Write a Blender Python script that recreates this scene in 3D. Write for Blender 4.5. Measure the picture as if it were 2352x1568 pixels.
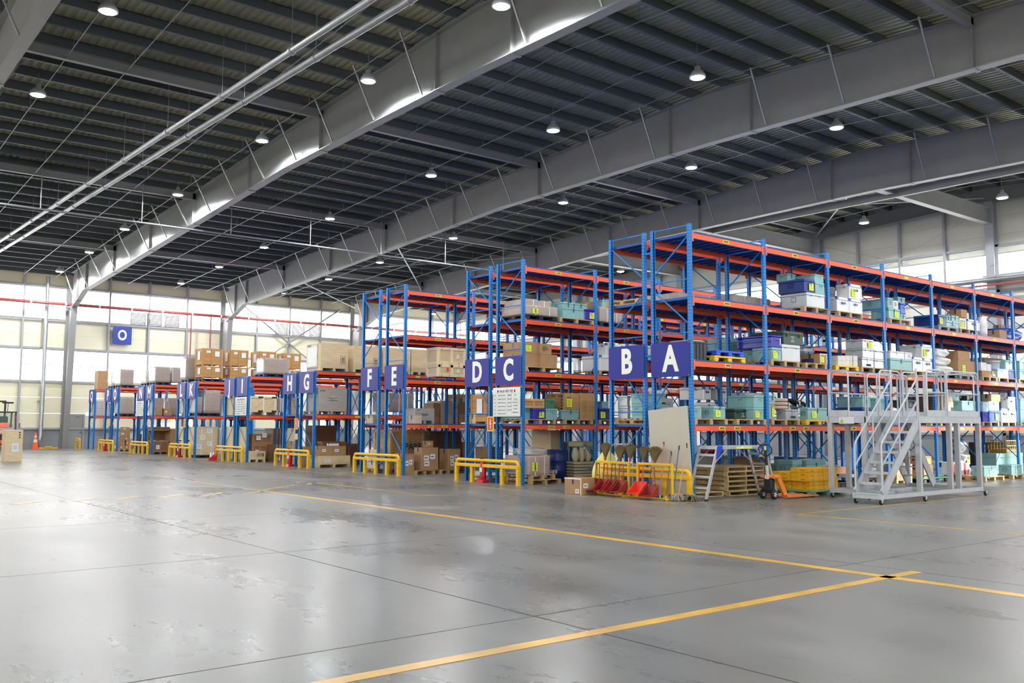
import bpy, bmesh, math, random
from mathutils import Vector, Matrix
sc = bpy.context.scene
for o in list(bpy.data.objects): bpy.data.objects.remove(o)
COL = sc.collection
R = random.Random(7)
# ------------------------------------------------------------------ camera
yaw, pit, rol, F, CH = math.radians(51.18357), math.radians(5.14968), math.radians(-0.23087), 2129.11, 1.6
fwd = Vector((math.cos(yaw)*math.cos(pit), math.sin(yaw)*math.cos(pit), math.sin(pit)))
rgt = fwd.cross(Vector((0,0,1))).normalized(); dwn = -rgt.cross(fwd)
r2 = rgt*math.cos(rol)+dwn*math.sin(rol); d2 = -rgt*math.sin(rol)+dwn*math.cos(rol)
cd = bpy.data.cameras.new('camera'); cam = bpy.data.objects.new('camera', cd); COL.objects.link(cam)
cd.sensor_width = 36; cd.lens = F/2352*36; cd.clip_end = 400
cam.matrix_world = Matrix(((r2.x,-d2.x,-fwd.x,0),(r2.y,-d2.y,-fwd.y,0),(r2.z,-d2.z,-fwd.z,CH),(0,0,0,1)))
sc.camera = cam
# ------------------------------------------------------------------ sky, sun, exposure
WORLD_STRENGTH, SUN_STRENGTH, LAMP_W, EXPOSURE = 5.2, 8.0, 800.0, 0.4
w = bpy.data.worlds.new('sky'); sc.world = w; w.use_nodes = True
bg = w.node_tree.nodes['Background']; bg.inputs[0].default_value = (1,.985,.965,1); bg.inputs[1].default_value = WORLD_STRENGTH
sl = bpy.data.lights.new('sun','SUN'); sl.energy = SUN_STRENGTH; sl.angle = .02; sl.color = (1,.95,.86)
so = bpy.data.objects.new('sun', sl); COL.objects.link(so)
so.rotation_euler = Vector((-.8,.6,-.27)).to_track_quat('-Z','Y').to_euler(); so.location = (60,-30,40)
BX0,BX1,BY0,BY1 = -16.1,46.75,-24.0,65.3          # inside faces of the hall
RIDGE = 20.5
def roof_z(y): return 13.69-abs(y-RIDGE)*.0475     # underside of the roof sheet
def portal(name, loc, rot, sx, sy):
    l = bpy.data.lights.new(name,'AREA'); l.shape='RECTANGLE'; l.size=sx; l.size_y=sy; l.cycles.is_portal=True
    o = bpy.data.objects.new(name,l); COL.objects.link(o); o.location=loc; o.rotation_euler=rot
BANDS = ((4.3,6.35),(8.3,10.4))
for z0,z1 in BANDS:
    zc,h = (z0+z1)/2, z1-z0
    portal('window_light',((BX0+BX1)/2,BY1+.12,zc),(math.radians(-90),0,0),BX1-BX0,h)
    portal('window_light',((BX0+BX1)/2,BY0-.12,zc),(math.radians(90),0,0),BX1-BX0,h)
    portal('window_light',(BX0-.12,(BY0+BY1)/2,zc),(math.radians(90),0,math.radians(-90)),BY1-BY0,h)
    portal('window_light',(BX1+.12,36,zc),(math.radians(90),0,math.radians(90)),2*(BY1-36),h)
portal('window_light',(BX1+.12,-3.2,6.6),(math.radians(90),0,math.radians(90)),20.,4.8)
vs = sc.view_settings
vs.view_transform='Standard'; vs.look='None'; vs.gamma=1; vs.use_curve_mapping=False; vs.exposure=EXPOSURE
try:
    sc.cycles.max_bounces=8; sc.cycles.diffuse_bounces=5; sc.cycles.glossy_bounces=3; sc.cycles.transparent_max_bounces=12
    sc.cycles.sample_clamp_indirect=6; sc.cycles.use_denoising=True; sc.cycles.caustics_reflective=False; sc.cycles.caustics_refractive=False
except Exception: pass
# ------------------------------------------------------------------ materials
def lin(c): return tuple(((v/255)/12.92 if v<=10.3 else ((v/255+.055)/1.055)**2.4) for v in c)
MATS={}
def mat(name, rgb, rough=.5, metal=0., noise=None, bump=0., scale=8., grain=False, emit=0., alpha=None, coat=0., spec=.5):
    if name in MATS: return MATS[name]
    m=bpy.data.materials.new(name); MATS[name]=m; m.use_nodes=True; nt=m.node_tree; N=nt.nodes; L=nt.links
    b=N['Principled BSDF']; c=lin(rgb)+(1,)
    b.inputs['Base Color'].default_value=c; b.inputs['Roughness'].default_value=rough; b.inputs['Metallic'].default_value=metal
    b.inputs['Specular IOR Level'].default_value=spec
    if coat: b.inputs['Coat Weight'].default_value=coat; b.inputs['Coat Roughness'].default_value=.1
    if emit: b.inputs['Emission Color'].default_value=c; b.inputs['Emission Strength'].default_value=emit
    if alpha is not None: b.inputs['Alpha'].default_value=alpha
    if noise or bump:
        tc=N.new('ShaderNodeTexCoord'); nz=N.new('ShaderNodeTexNoise'); nz.inputs['Scale'].default_value=scale; nz.inputs['Detail'].default_value=5
        src=tc.outputs['Object']
        if grain:
            mp=N.new('ShaderNodeMapping'); mp.inputs['Scale'].default_value=(.35,.35,4.) if grain=='z' else (.3,3.,4.)
            L.new(src,mp.inputs[0]); src=mp.outputs[0]
        L.new(src,nz.inputs['Vector'])
        if noise:
            cr=N.new('ShaderNodeValToRGB'); k=noise
            cr.color_ramp.elements[0].position=.3; cr.color_ramp.elements[1].position=.72
            cr.color_ramp.elements[0].color=tuple(v*(1-k) for v in c[:3])+(1,); cr.color_ramp.elements[1].color=tuple(min(1,v*(1+k*.6)) for v in c[:3])+(1,)
            L.new(nz.outputs['Fac'],cr.inputs[0]); L.new(cr.outputs[0],b.inputs['Base Color'])
        if bump:
            bp=N.new('ShaderNodeBump'); bp.inputs['Strength'].default_value=bump; bp.inputs['Distance'].default_value=.01
            L.new(nz.outputs['Fac'],bp.inputs['Height']); L.new(bp.outputs[0],b.inputs['Normal'])
    return m
def film_mat(name, rgb, alpha):
    if name in MATS: return MATS[name]
    m=mat(name,rgb,.16,0,bump=.9,scale=14,alpha=alpha,spec=.8); return m
def post_mat():
    # blue powder coat with two columns of punched holes (fine relief, far below 10 px)
    m=mat('rack_blue_punched',(14,126,208),.32); N=m.node_tree.nodes; L=m.node_tree.links; b=N['Principled BSDF']
    tc=N.new('ShaderNodeTexCoord'); sp=N.new('ShaderNodeSeparateXYZ'); L.new(tc.outputs['Object'],sp.inputs[0])
    def mth(op,a,bv=None):
        n=N.new('ShaderNodeMath'); n.operation=op
        for i,v in enumerate((a,bv)):
            if v is None: continue
            if isinstance(v,(int,float)): n.inputs[i].default_value=v
            else: L.new(v,n.inputs[i])
        return n.outputs[0]
    fz=mth('ABSOLUTE',mth('SUBTRACT',mth('FRACT',mth('MULTIPLY',sp.outputs['Z'],1/.075)),.5))
    hz=mth('LESS_THAN',fz,.2)
    def col(axis,w,c):
        return mth('LESS_THAN',mth('ABSOLUTE',mth('SUBTRACT',mth('ABSOLUTE',mth('SUBTRACT',sp.outputs[axis],w/2)),c)),.0065)
    geo=N.new('ShaderNodeNewGeometry'); sn=N.new('ShaderNodeSeparateXYZ'); L.new(tc.outputs['Normal'],sn.inputs[0])
    isx=mth('GREATER_THAN',mth('ABSOLUTE',sn.outputs['X']),.6)
    hx=mth('MULTIPLY',isx,col('Y',.07,.017)); hy=mth('MULTIPLY',mth('SUBTRACT',1,isx),col('X',.096,.027))
    hole=mth('MULTIPLY',mth('ADD',hx,hy),hz)
    mx=N.new('ShaderNodeMix'); mx.data_type='RGBA'; L.new(hole,mx.inputs[0])
    mx.inputs[6].default_value=lin((14,126,208))+(1,); mx.inputs[7].default_value=lin((6,18,45))+(1,)
    L.new(mx.outputs[2],b.inputs['Base Color']); return m
POST=post_mat()
BLUE=mat('rack_blue',(14,126,208),.3); DECK=mat('deck_blue',(14,78,158),.35); ORANGE=mat('beam_orange',(236,92,50),.38); CONN=mat('connector_red',(200,48,28),.4)
YEL=mat('safety_yellow',(240,190,20),.38,noise=.12,scale=6); TAG=mat('tag_yellow',(226,214,70),.5); INK=mat('black_ink',(25,25,28),.6); WHITE_INK=mat('sign_white',(246,246,240),.5)
SIGN=mat('sign_blue',(40,48,146),.4,spec=.3); BOARD=mat('board_white',(236,238,236),.45); REDP=mat('extinguisher_red',(190,28,34),.3)
STEEL=mat('grey_painted_steel',(146,146,146),.42,noise=.06,scale=2); PURL=mat('purlin_grey',(88,95,100),.5); GALV=mat('galvanised',(170,172,175),.38,.7,noise=.1,scale=5)
DECKSHEET=mat('roof_sheet',(176,174,150),.55,noise=.08,scale=1.5)
WPANEL=mat('wall_panel_cream',(243,237,208),.55,noise=.03,scale=1.); WPALE=mat('wall_panel_pale',(226,224,212),.55,noise=.03,scale=1.); WGREY=mat('wall_grey',(150,152,154),.6,noise=.08,scale=1.5); FRAME=mat('frame_grey',(168,171,176),.45)
ALU=mat('aluminium',(196,199,204),.38,.6,noise=.1,scale=9); ALUP=mat('platform_silver',(196,200,206),.42,.25,noise=.1,scale=6)
RUB=mat('black_rubber',(24,24,26),.7); BLKP=mat('black_plastic',(30,31,34),.45); CHROME=mat('chrome',(210,212,214),.2,1.)
NOTE=mat('note_yellow',(226,238,70),.6); PAPER=mat('white_paper',(232,234,240),.6); TAPE=mat('brown_tape',(196,158,70),.25)
C3={'teal':(134,184,186),'navy':(20,52,128),'purple':(56,48,172),'silver':(196,200,204),'grey':(158,166,174),'white':(232,234,234),'blue':(52,100,196),'paleblue':(172,206,232),'green':(70,128,100)}
def trunk_mat(c):
    if c=='silver': return mat('trunk_silver',C3[c],.35,.55,noise=.06,scale=3)
    if c=='purple': return mat('trunk_purple',C3[c],.15,coat=.4)
    return mat('trunk_'+c,C3[c],.36,noise=.06,scale=4)
CK={'kraft':(178,140,100),'darkkraft':(112,80,58),'palekraft':(206,190,160),'whitebox':(232,232,232),'navybox':(48,58,100),'whitewrap':(226,222,214),'greybox':(150,148,142)}
def carton_mat(c): return mat('carton_'+c,CK[c],.7,noise=.1,scale=5)
WOOD={'ply':(226,204,162),'osb':(192,154,102),'darkply':(140,104,72),'strap':(228,206,166),'greycrate':(176,174,164)}
def wood_mat(c): return mat('wood_'+c,WOOD[c],.65,noise=.16 if c!='osb' else .4,scale=7 if c!='osb' else 30,grain=(c!='osb'))
PWOOD=mat('pallet_wood',(196,164,116),.75,noise=.22,scale=9,grain=True); SLATW=mat('slat_wood',(196,146,86),.65,noise=.2,scale=8,grain=True)
# ------------------------------------------------------------------ mesh builder
class MB:
    def __init__(s): s.v=[]; s.f=[]; s.sm=[]
    def add(s,vs,fs,smooth=False):
        n=len(s.v); s.v+= [tuple(v) for v in vs]; s.f+=[tuple(i+n for i in f) for f in fs]; s.sm+=[smooth]*len(fs); return s
    def box(s,x0,y0,z0,x1,y1,z1):
        return s.add([(x0,y0,z0),(x1,y0,z0),(x1,y1,z0),(x0,y1,z0),(x0,y0,z1),(x1,y0,z1),(x1,y1,z1),(x0,y1,z1)],
                     [(0,3,2,1),(4,5,6,7),(0,1,5,4),(1,2,6,5),(2,3,7,6),(3,0,4,7)])
    def cbox(s,x0,y0,z0,x1,y1,z1,c=.006):
        c=min(c,(x1-x0)*.3,(y1-y0)*.3,(z1-z0)*.3)
        vs=[]
        for z,i in ((z0,c),(z0+c,0),(z1-c,0),(z1,c)):
            a,b,e,g=x0+i,x1-i,y0+i,y1-i
            vs+=[(a+c,e,z),(b-c,e,z),(b,e+c,z),(b,g-c,z),(b-c,g,z),(a+c,g,z),(a,g-c,z),(a,e+c,z)]
        fs=[tuple(range(7,-1,-1)),tuple(range(24,32))]
        for k in range(3):
            for j in range(8): fs.append((k*8+j,k*8+(j+1)%8,k*8+8+(j+1)%8,k*8+8+j))
        return s.add(vs,fs)
    def bar(s,p0,p1,w,h=None,up=(0,0,1)):
        h=h or w; p0,p1=Vector(p0),Vector(p1); d=(p1-p0).normalized(); u=Vector(up)
        if abs(d.dot(u))>.98: u=Vector((0,1,0))
        a=d.cross(u).normalized()*w/2; b=a.cross(d).normalized()*h/2
        return s.add([p0-a-b,p0+a-b,p0+a+b,p0-a+b,p1-a-b,p1+a-b,p1+a+b,p1-a+b],[(0,3,2,1),(4,5,6,7),(0,1,5,4),(1,2,6,5),(2,3,7,6),(3,0,4,7)])
    def tube(s,pts,r,n=8,caps=True):
        P=[Vector(p) for p in pts]; rings=[]; u=None
        for i,p in enumerate(P):
            d=((P[min(i+1,len(P)-1)]-P[i]).normalized()+(P[i]-P[max(i-1,0)]).normalized())
            d=d.normalized() if d.length>1e-6 else Vector((0,0,1))
            if u is None:
                u=Vector((0,0,1)) if abs(d.z)<.9 else Vector((1,0,0))
            a=d.cross(u).normalized(); b=a.cross(d).normalized(); u=b
            k=1.
            if 0<i<len(P)-1:
                cs=(P[i+1]-P[i]).normalized().dot(d); k=1/max(.5,cs)
            rr=r[i] if isinstance(r,(list,tuple)) else r
            rings.append([p+(a*math.cos(t)+b*math.sin(t))*rr for t in [2*math.pi*j/n for j in range(n)]])
        vs=[v for rg in rings for v in rg]; fs=[]
        for k in range(len(P)-1):
            for j in range(n): fs.append((k*n+j,k*n+(j+1)%n,(k+1)*n+(j+1)%n,(k+1)*n+j))
        s.add(vs,fs,True)
        if caps: s.add(rings[0],[tuple(range(n-1,-1,-1))]); s.add(rings[-1],[tuple(range(n))])
        return s
    def lathe(s,prof,c=(0,0,0),n=16,axis='z'):
        vs=[]; fs=[]
        for r,z in prof:
            for j in range(n):
                t=2*math.pi*j/n; x,y=r*math.cos(t),r*math.sin(t)
                v=(x,y,z) if axis=='z' else (z,x,y) if axis=='x' else (y,z,x)
                vs.append((v[0]+c[0],v[1]+c[1],v[2]+c[2]))
        for k in range(len(prof)-1):
            for j in range(n): fs.append((k*n+j,k*n+(j+1)%n,(k+1)*n+(j+1)%n,(k+1)*n+j))
        s.add(vs,fs,True); m=len(prof)
        s.add(vs[:n],[tuple(range(n-1,-1,-1))]); s.add(vs[(m-1)*n:],[tuple(range(n))]); return s
    def prism(s,poly,a,b,axis='y'):
        # poly: 2D outline; axis y -> (x,z) outline along y; x -> (y,z); z -> (x,y)
        def P(u,v,t): return (u,t,v) if axis=='y' else (t,u,v) if axis=='x' else (u,v,t)
        n=len(poly); vs=[P(u,v,a) for u,v in poly]+[P(u,v,b) for u,v in poly]
        fs=[tuple(range(n)),tuple(range(2*n-1,n-1,-1))]+[(i,i+n,(i+1)%n+n,(i+1)%n) for i in range(n)]
        return s.add(vs,fs)
    def mesh(s,name):
        me=bpy.data.meshes.new(name); me.from_pydata(s.v,[],s.f); me.update()
        if any(s.sm): me.polygons.foreach_set('use_smooth',s.sm)
        bm=bmesh.new(); bm.from_mesh(me); bmesh.ops.recalc_face_normals(bm,faces=bm.faces); bm.to_mesh(me); bm.free()
        return me
    def build(s,name,m,parent=None,loc=(0,0,0)):
        me=s.mesh(name); me.materials.append(m); return inst(name,me,parent,loc)
def inst(name,me,parent=None,loc=(0,0,0),rz=0):
    o=bpy.data.objects.new(name,me); COL.objects.link(o); o.location=loc
    if rz: o.rotation_euler=(0,0,rz)
    if parent: o.parent=parent
    return o
def tag(o,label,cat,group=None):
    o['label']=label; o['category']=cat
    if group: o['group']=group
    return o
def thing(name,label,cat,loc=(0,0,0),rz=0,group=None):
    o=bpy.data.objects.new(name,None); COL.objects.link(o); o.location=loc; o.rotation_euler=(0,0,rz); o.empty_display_size=.2
    return tag(o,label,cat,group)
def struct(o): o['kind']='structure'; return o
def copy_tree(o,parent=None):
    c=o.copy(); COL.objects.link(c)
    if parent: c.parent=parent
    for ch in o.children: copy_tree(ch,c)
    return c
TXT={}; TS=bpy.data.scenes.new('text_bench')
def text(s,size,m,parent,loc,face='-x',bold=0.,sx=1.,name='lettering',rz=0):
    k=(s,size,m.name,bold)
    if k not in TXT:
        c=bpy.data.curves.new(name,'FONT'); c.body=s; c.size=size; c.align_x='CENTER'; c.align_y='CENTER'; c.extrude=.002; c.offset=bold; c.resolution_u=3
        t=bpy.data.objects.new(name,c); TS.collection.objects.link(t); vl=TS.view_layers[0]; vl.update(); dg=vl.depsgraph
        me=bpy.data.meshes.new_from_object(t.evaluated_get(dg)); me.materials.clear(); me.materials.append(m)
        bpy.data.objects.remove(t); bpy.data.curves.remove(c); TXT[k]=me
    o=bpy.data.objects.new(name,TXT[k]); COL.objects.link(o); o.parent=parent; o.location=loc; o.scale=(sx,1,1)
    o.rotation_euler={'-x':(math.pi/2,0,-math.pi/2),'-y':(math.pi/2,0,0),'+z':(0,0,rz)}[face]; return o
# ------------------------------------------------------------------ floor: slabs with recessed joints, painted lines
fl=struct(MB().box(BX0-.3,BY0-.3,-.3,BX1+.3,BY1+.3,-.012).build('floor',mat('joint_dark',(58,58,56),.8)))
def floor_mat():
    m=mat('polished_concrete',(150,150,146),.2); N=m.node_tree.nodes; L=m.node_tree.links; b=N['Principled BSDF']
    tc=N.new('ShaderNodeNewGeometry'); n1=N.new('ShaderNodeTexNoise'); n1.inputs['Scale'].default_value=.55; n1.inputs['Detail'].default_value=8; n1.inputs['Roughness'].default_value=.62
    mp=N.new('ShaderNodeMapping'); mp.inputs['Scale'].default_value=(1.,.45,1); mp.inputs['Rotation'].default_value=(0,0,.9); L.new(tc.outputs['Position'],mp.inputs[0]); L.new(mp.outputs[0],n1.inputs['Vector'])
    cr=N.new('ShaderNodeValToRGB'); e=cr.color_ramp.elements; e[0].position=.28; e[1].position=.75
    e[0].color=lin((104,104,101))+(1,); e[1].color=lin((138,138,134))+(1,); L.new(n1.outputs['Fac'],cr.inputs[0])
    n2=N.new('ShaderNodeTexNoise'); n2.inputs['Scale'].default_value=2.6; n2.inputs['Detail'].default_value=9; n2.inputs['Roughness'].default_value=.7; L.new(mp.outputs[0],n2.inputs['Vector'])
    c2=N.new('ShaderNodeValToRGB'); c2.color_ramp.elements[0].position=.60; c2.color_ramp.elements[1].position=.74; c2.color_ramp.elements[0].color=(0,0,0,1); c2.color_ramp.elements[1].color=(.45,.45,.45,1)
    L.new(n2.outputs['Fac'],c2.inputs[0]); mx=N.new('ShaderNodeMix'); mx.data_type='RGBA'; L.new(c2.outputs[0],mx.inputs[0]); L.new(cr.outputs[0],mx.inputs[6]); mx.inputs[7].default_value=lin((84,85,83))+(1,)
    L.new(mx.outputs[2],b.inputs['Base Color'])
    rr=N.new('ShaderNodeMapRange'); rr.inputs[1].default_value=.3; rr.inputs[2].default_value=.75; rr.inputs[3].default_value=.22; rr.inputs[4].default_value=.4; L.new(n1.outputs['Fac'],rr.inputs[0]); L.new(rr.outputs[0],b.inputs['Roughness'])
    bp=N.new('ShaderNodeBump'); bp.inputs['Strength'].default_value=.12; bp.inputs['Distance'].default_value=.01; n3=N.new('ShaderNodeTexNoise'); n3.inputs['Scale'].default_value=5; n3.inputs['Detail'].default_value=4; L.new(tc.outputs['Position'],n3.inputs['Vector'])
    L.new(n3.outputs['Fac'],bp.inputs['Height']); L.new(bp.outputs[0],b.inputs['Normal']); b.inputs['Specular IOR Level'].default_value=.16
    return m
CONC=floor_mat()
xs=[BX0-.2]+[.25+4.9*k for k in range(-3,10)]+[BX1+.2]; ys=[BY0-.2]+[1.17+4.92*k for k in range(-5,13)]+[BY1+.2]
for i in range(len(xs)-1):
    for j in range(len(ys)-1):
        g=.009; MB().box(xs[i]+g,ys[j]+g,-.05,xs[i+1]-g,ys[j+1]-g,0).build('floor_slab',CONC,fl)
LINE=mat('line_yellow',(222,172,40),.35,noise=.3,scale=2.5); FADED=mat('line_faded',(186,158,78),.35,noise=.3,scale=3)
def line(x0,y0,x1,y1,m,w):
    p0,p1=Vector((x0,y0,.002)),Vector((x1,y1,.002)); MB().bar(p0,p1,w,.003).build('floor_marking',m,fl)
line(9.45,-24,9.45,20.8,LINE,.16); line(9.45,20.8,9.45,30,FADED,.08); line(-10,5.33,10.05,5.33,LINE,.135)
line(14.78,10.08,40,10.08,FADED,.1); line(14.78,10.1,14.78,-24,FADED,.1); line(14.5,14.6,14.5,62,FADED,.07)
pts=[(14.5,14.6),(14.46,14.0),(14.6,13.4),(15.0,13.0),(15.6,12.85),(16.4,12.83)]
for a,b in zip(pts,pts[1:]): line(a[0],a[1],b[0],b[1],FADED,.06)
line(16.4,12.83,34,12.83,FADED,.06)
for y0 in (19.0,24.95,31.15,37.25,43.35,49.55,55.7):
    line(15.58,y0,15.58,y0+3.1,FADED,.06); line(15.58,y0,17.3,y0,FADED,.06)
for k in range(7): line(3.0+k*.95,20.6,3.75+k*.95,21.35,FADED,.16)
for a,b in (((11.6,18.0),(12.3,17.4)),((11.9,18.4),(11.9,23.6)),((11.4,22.8),(11.9,23.6)),((12.4,22.8),(11.9,23.6)),((9.6,21.6),(11.2,23.0))): line(a[0],a[1],b[0],b[1],FADED,.13)
# ------------------------------------------------------------------ roof: sheet, purlins, girders
pitch=.25; prof=[]
x=BX0-.3
while x<BX1+.3:
    prof+=[(x,0),(x+.1,0),(x+.13,.05),(x+.22,.05)]; x+=pitch
m=MB(); vs=[]; n=len(prof)
for y in (BY0-.3,RIDGE,BY1+.3):
    vs+=[(px,y,roof_z(y)+pz) for px,pz in prof]
fs=[(k*n+i,k*n+i+1,(k+1)*n+i+1,(k+1)*n+i) for k in range(2) for i in range(n-1)]
m.add(vs,fs); ceil=struct(m.build('ceiling',DECKSHEET))
md=ceil.modifiers.new('t','SOLIDIFY'); md.thickness=.02; md.offset=1
PD=.34
def purlin(y):
    zt=roof_z(y)-.005; m=MB(); x0,x1=BX0-.2,BX1+.2
    sgn=-1
    m.box(x0,y-.006,zt-PD,x1,y+.006,zt); m.box(x0,y-.1,zt-PD-.004,x1,y+.006,zt-PD+.01); m.box(x0,y-.006,zt-.012,x1,y+.08,zt); m.box(x0,y-.104,zt-PD,x1,y-.094,zt-PD+.035)
    m.build('purlin',PURL,ceil)
y=RIDGE+.7
while y<BY1: purlin(y); purlin(2*RIDGE-y); y+=1.42
GX=[-5.75,4.68,15.1,25.42,35.95]; LAMPX=(6.25,13.85,21.4,28.9,41.9)
def gtop(y): return roof_z(y)-PD-.02
def gbot(y):
    d=abs(y-RIDGE)
    if d<12: return 11.5-.012*d
    return 11.36-(d-12)*.0545 if d<40.5 else 9.81-(d-40.5)*.33
ST=[22.3,29.7,36.,42.3,48.5,54.8,60.6,62.5]
def girder(X,full=True):
    ys=[RIDGE+s*d for s in (-1,1) for d in (0,6,12,18,24,30,36,40.5,43.4)]; ys=sorted(set(ys))
    g=MB(); top=[(y,gtop(y)) for y in ys]; bot=[(y,gbot(y)) for y in ys]
    for i in range(len(ys)-1):
        a,b=ys[i],ys[i+1]; t=.012
        g.prism([(a,gbot(a)),(b,gbot(b)),(b,gtop(b)),(a,gtop(a))],X-t,X+t,'x')
    root=struct(g.build('roof_girder',STEEL))
    f=MB(); ft=MB()
    for i in range(len(ys)-1):
        a,b=ys[i],ys[i+1]
        f.bar((X,a,gbot(a)),(X,b,gbot(b)),.34,.03); ft.bar((X,a,gtop(a)),(X,b,gtop(b)),.34,.03)
    f.build('bottom_flange',STEEL,root); ft.build('top_flange',STEEL,root)
    for s in (-1,1):
        for yy in ST:
            y=RIDGE+s*(yy-RIDGE); m=MB(); m.box(X-.15,y-.012,gbot(y),X+.15,y+.012,gtop(y)); m.build('stiffener',STEEL,root)
            m=MB(); m.box(X-.2,y-.06,gbot(y)-.03,X+.2,y+.06,gbot(y)-.014); m.build('splice_plate',STEEL,root)
        k=0; yy=RIDGE+1.4+2.13/2
        while yy<63:
            y=RIDGE+s*(yy-RIDGE)
            for e in (-1,1): MB().bar((X+e*.16,y,gbot(y)+.06),(X+e*.95,y,gtop(y)+.06),.05,.05).build('fly_brace',GALV,root)
            yy+=2.84
    return root
for X in GX: girder(X)
# columns of the portal frames
def column(X,Y,s):
    c=MB(); w=.55
    z1=gbot(RIDGE+43.)-.05; c.box(X-.012,Y-w/2,0,X+.012,Y+w/2,z1)
    o=struct(c.build('portal_column',STEEL))
    # tapered: outer flange upright, inner flange leaning in
    yi0,yi1=Y-s*.32,Y-s*1.15
    MB().bar((X,Y+s*.3,0),(X,Y+s*.3,gtop(Y)),.36,.03,up=(0,1,0)).build('flange',STEEL,o)
    MB().bar((X,yi0,0),(X,yi1,z1+.25),.36,.03,up=(0,1,0)).build('flange',STEEL,o)
    a=[(yi0,0),(Y,0),(Y,z1+.25),(yi1,z1+.25)]
    MB().prism(a,X-.011,X+.011,'x').build('web',STEEL,o)
for X in GX:
    column(X,64.6,1); column(X,-23.3,-1)
# long struts between girders under the purlins
for y in (29.7,42.3,54.8,11.3,-1.3):
    z=gtop(y)-.02; m=MB(); m.box(BX0,y-.012,z-.3,BX1,y+.012,z); m.box(BX0,y-.09,z-.315,BX1,y+.09,z-.3); m.box(BX0,y-.11,z-.015,BX1,y+.11,z)
    struct(m.build('trim_1',STEEL))
# gable girder, struts and columns by the right wall
m=MB(); X=46.4
ysg=[BY0,RIDGE,BY1]
for a,b in ((BY0,RIDGE),(RIDGE,BY1)):
    m.prism([(a,roof_z(a)-1.05),(b,roof_z(b)-1.05),(b,roof_z(b)-PD),(a,roof_z(a)-PD)],X-.012,X+.012,'x')
    m.bar((X,a,roof_z(a)-1.05),(X,b,roof_z(b)-1.05),.3,.03)
gg=struct(m.build('trim_2',STEEL))
for y in (20.2,29.8,40.,50.,10.5,1.,-9.):
    c=MB(); zt=roof_z(y)-1.05
    c.box(X-.22,y-.012,0,X+.22,y+.012,zt); c.box(X-.24,y-.2,0,X-.21,y+.2,zt); c.box(X+.21,y-.2,0,X+.24,y+.2,zt)
    struct(c.build('gable_column',FRAME))
for y in (20.2,30.0,40.):
    z=gbot(min(y,30)) ; m=MB()
    m.box(35.95,y-.012,z,X,y+.012,z+.75); m.box(35.95,y-.16,z-.02,X,y+.16,z+.01); m.box(35.95,y-.16,z+.74,X,y+.16,z+.77)
    struct(m.build('trim_3',STEEL))
for a,b in ((20.2,30.0),(10.4,20.2),(30.,40.)):
    m=MB(); m.bar((37.2,a,11.38),(37.2,b,11.38),.16,.03); m.bar((37.2,a,11.55),(37.2,b,11.55),.02,.34); struct(m.build('trim_3',STEEL))
# ------------------------------------------------------------------ walls
GLASS=mat('window_glass',(250,252,255),.05,alpha=.06)
wid={'n':0}
def wall(name,axis,pos,inward,a0,a1,bay0,bayw,low,bands_of):
    # axis: direction the wall runs along ('x' or 'y'); pos: inner face; inward: +1/-1 sign of outward normal along the other axis
    T=.12
    def bx(m,a,b,z0,z1,t0=0.,t1=T):
        p,q=sorted((pos+inward*t0,pos+inward*t1))
        m.box(a,p,z0,b,q,z1) if axis=='x' else m.box(p,a,z0,q,b,z1)
        return m
    # concrete base and top cap carry the wall
    top=lambda a: roof_z(a) if axis=='y' else roof_z(pos)
    base=MB(); bx(base,a0,a1,0,1.2,-.03,T+.05); wo=struct(base.build(name,WGREY))
    cuts=[a0]; k=0
    a=bay0
    while a<=a0+.3: a+=bayw
    while a<a1-.3: cuts.append(a); a+=bayw
    cuts.append(a1)
    for i in range(len(cuts)-1):
        p,q=cuts[i],cuts[i+1]; bands=bands_of((p+q)/2)
        spans=[]; z=1.2
        for b0,b1 in bands: spans.append((z,b0)); z=b1
        tz=max(top(p),top(q))+.05
        spans.append((z,tz))
        for z0,z1 in spans:
            n=max(1,round((z1-z0)/1.0)); h=(z1-z0)/n
            for j in range(n):
                bx(MB(),p+.002,q-.002,z0+j*h+.004,z0+(j+1)*h-.004).build('wall_panel',low,wo)
        for b0,b1 in bands:
            wid['n']+=1; f=MB(); e=.05
            bx(f,p,p+e,b0,b1,.0,.09); bx(f,q-e,q,b0,b1,.0,.09); bx(f,p+e,q-e,b0,b0+e,.0,.09); bx(f,p+e,q-e,b1-e,b1,.0,.09)
            if b0<6: bx(f,p+e,q-e,(b0+b1)/2-.02,(b0+b1)/2+.02,.0,.08)
            fo=struct(f.build('window_%d'%wid['n'],FRAME))
            bx(MB(),p+e,q-e,b0+e,b1-e,.04,.05).build('pane',GLASS,fo)
        # mullion channel on the inside
        m=MB(); bx(m,p-.06,p+.06,1.2,tz-.3,-.22,-.0); m.build('mullion',FRAME,wo)
    for zg in (1.25,4.25,6.42,8.22,10.46,):
        m=MB(); bx(m,a0,a1,zg-.06,zg+.06,-.14,0.); m.build('girt',FRAME,wo)
    return wo
wall('wall_left','x',BY1,1,BX0,BX1,4.68,2.605,WPANEL,lambda a: BANDS)
wall('wall_near','x',BY0,-1,BX0,BX1,4.68,2.605,WPANEL,lambda a: BANDS)
wall('wall_rear','y',BX0,-1,BY0,BY1,.3,2.6,WPANEL,lambda a: BANDS)
wall('wall_right','y',BX1,1,BY0,BY1,20.2-2.42*10,2.42,WPALE,lambda a: BANDS[:1]+((8.4,10.1),) if a>20.2 else BANDS[:1]+((9.0,10.1),) if a>8 else ((4.3,9.0),) if a>-14 else ())
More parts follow.
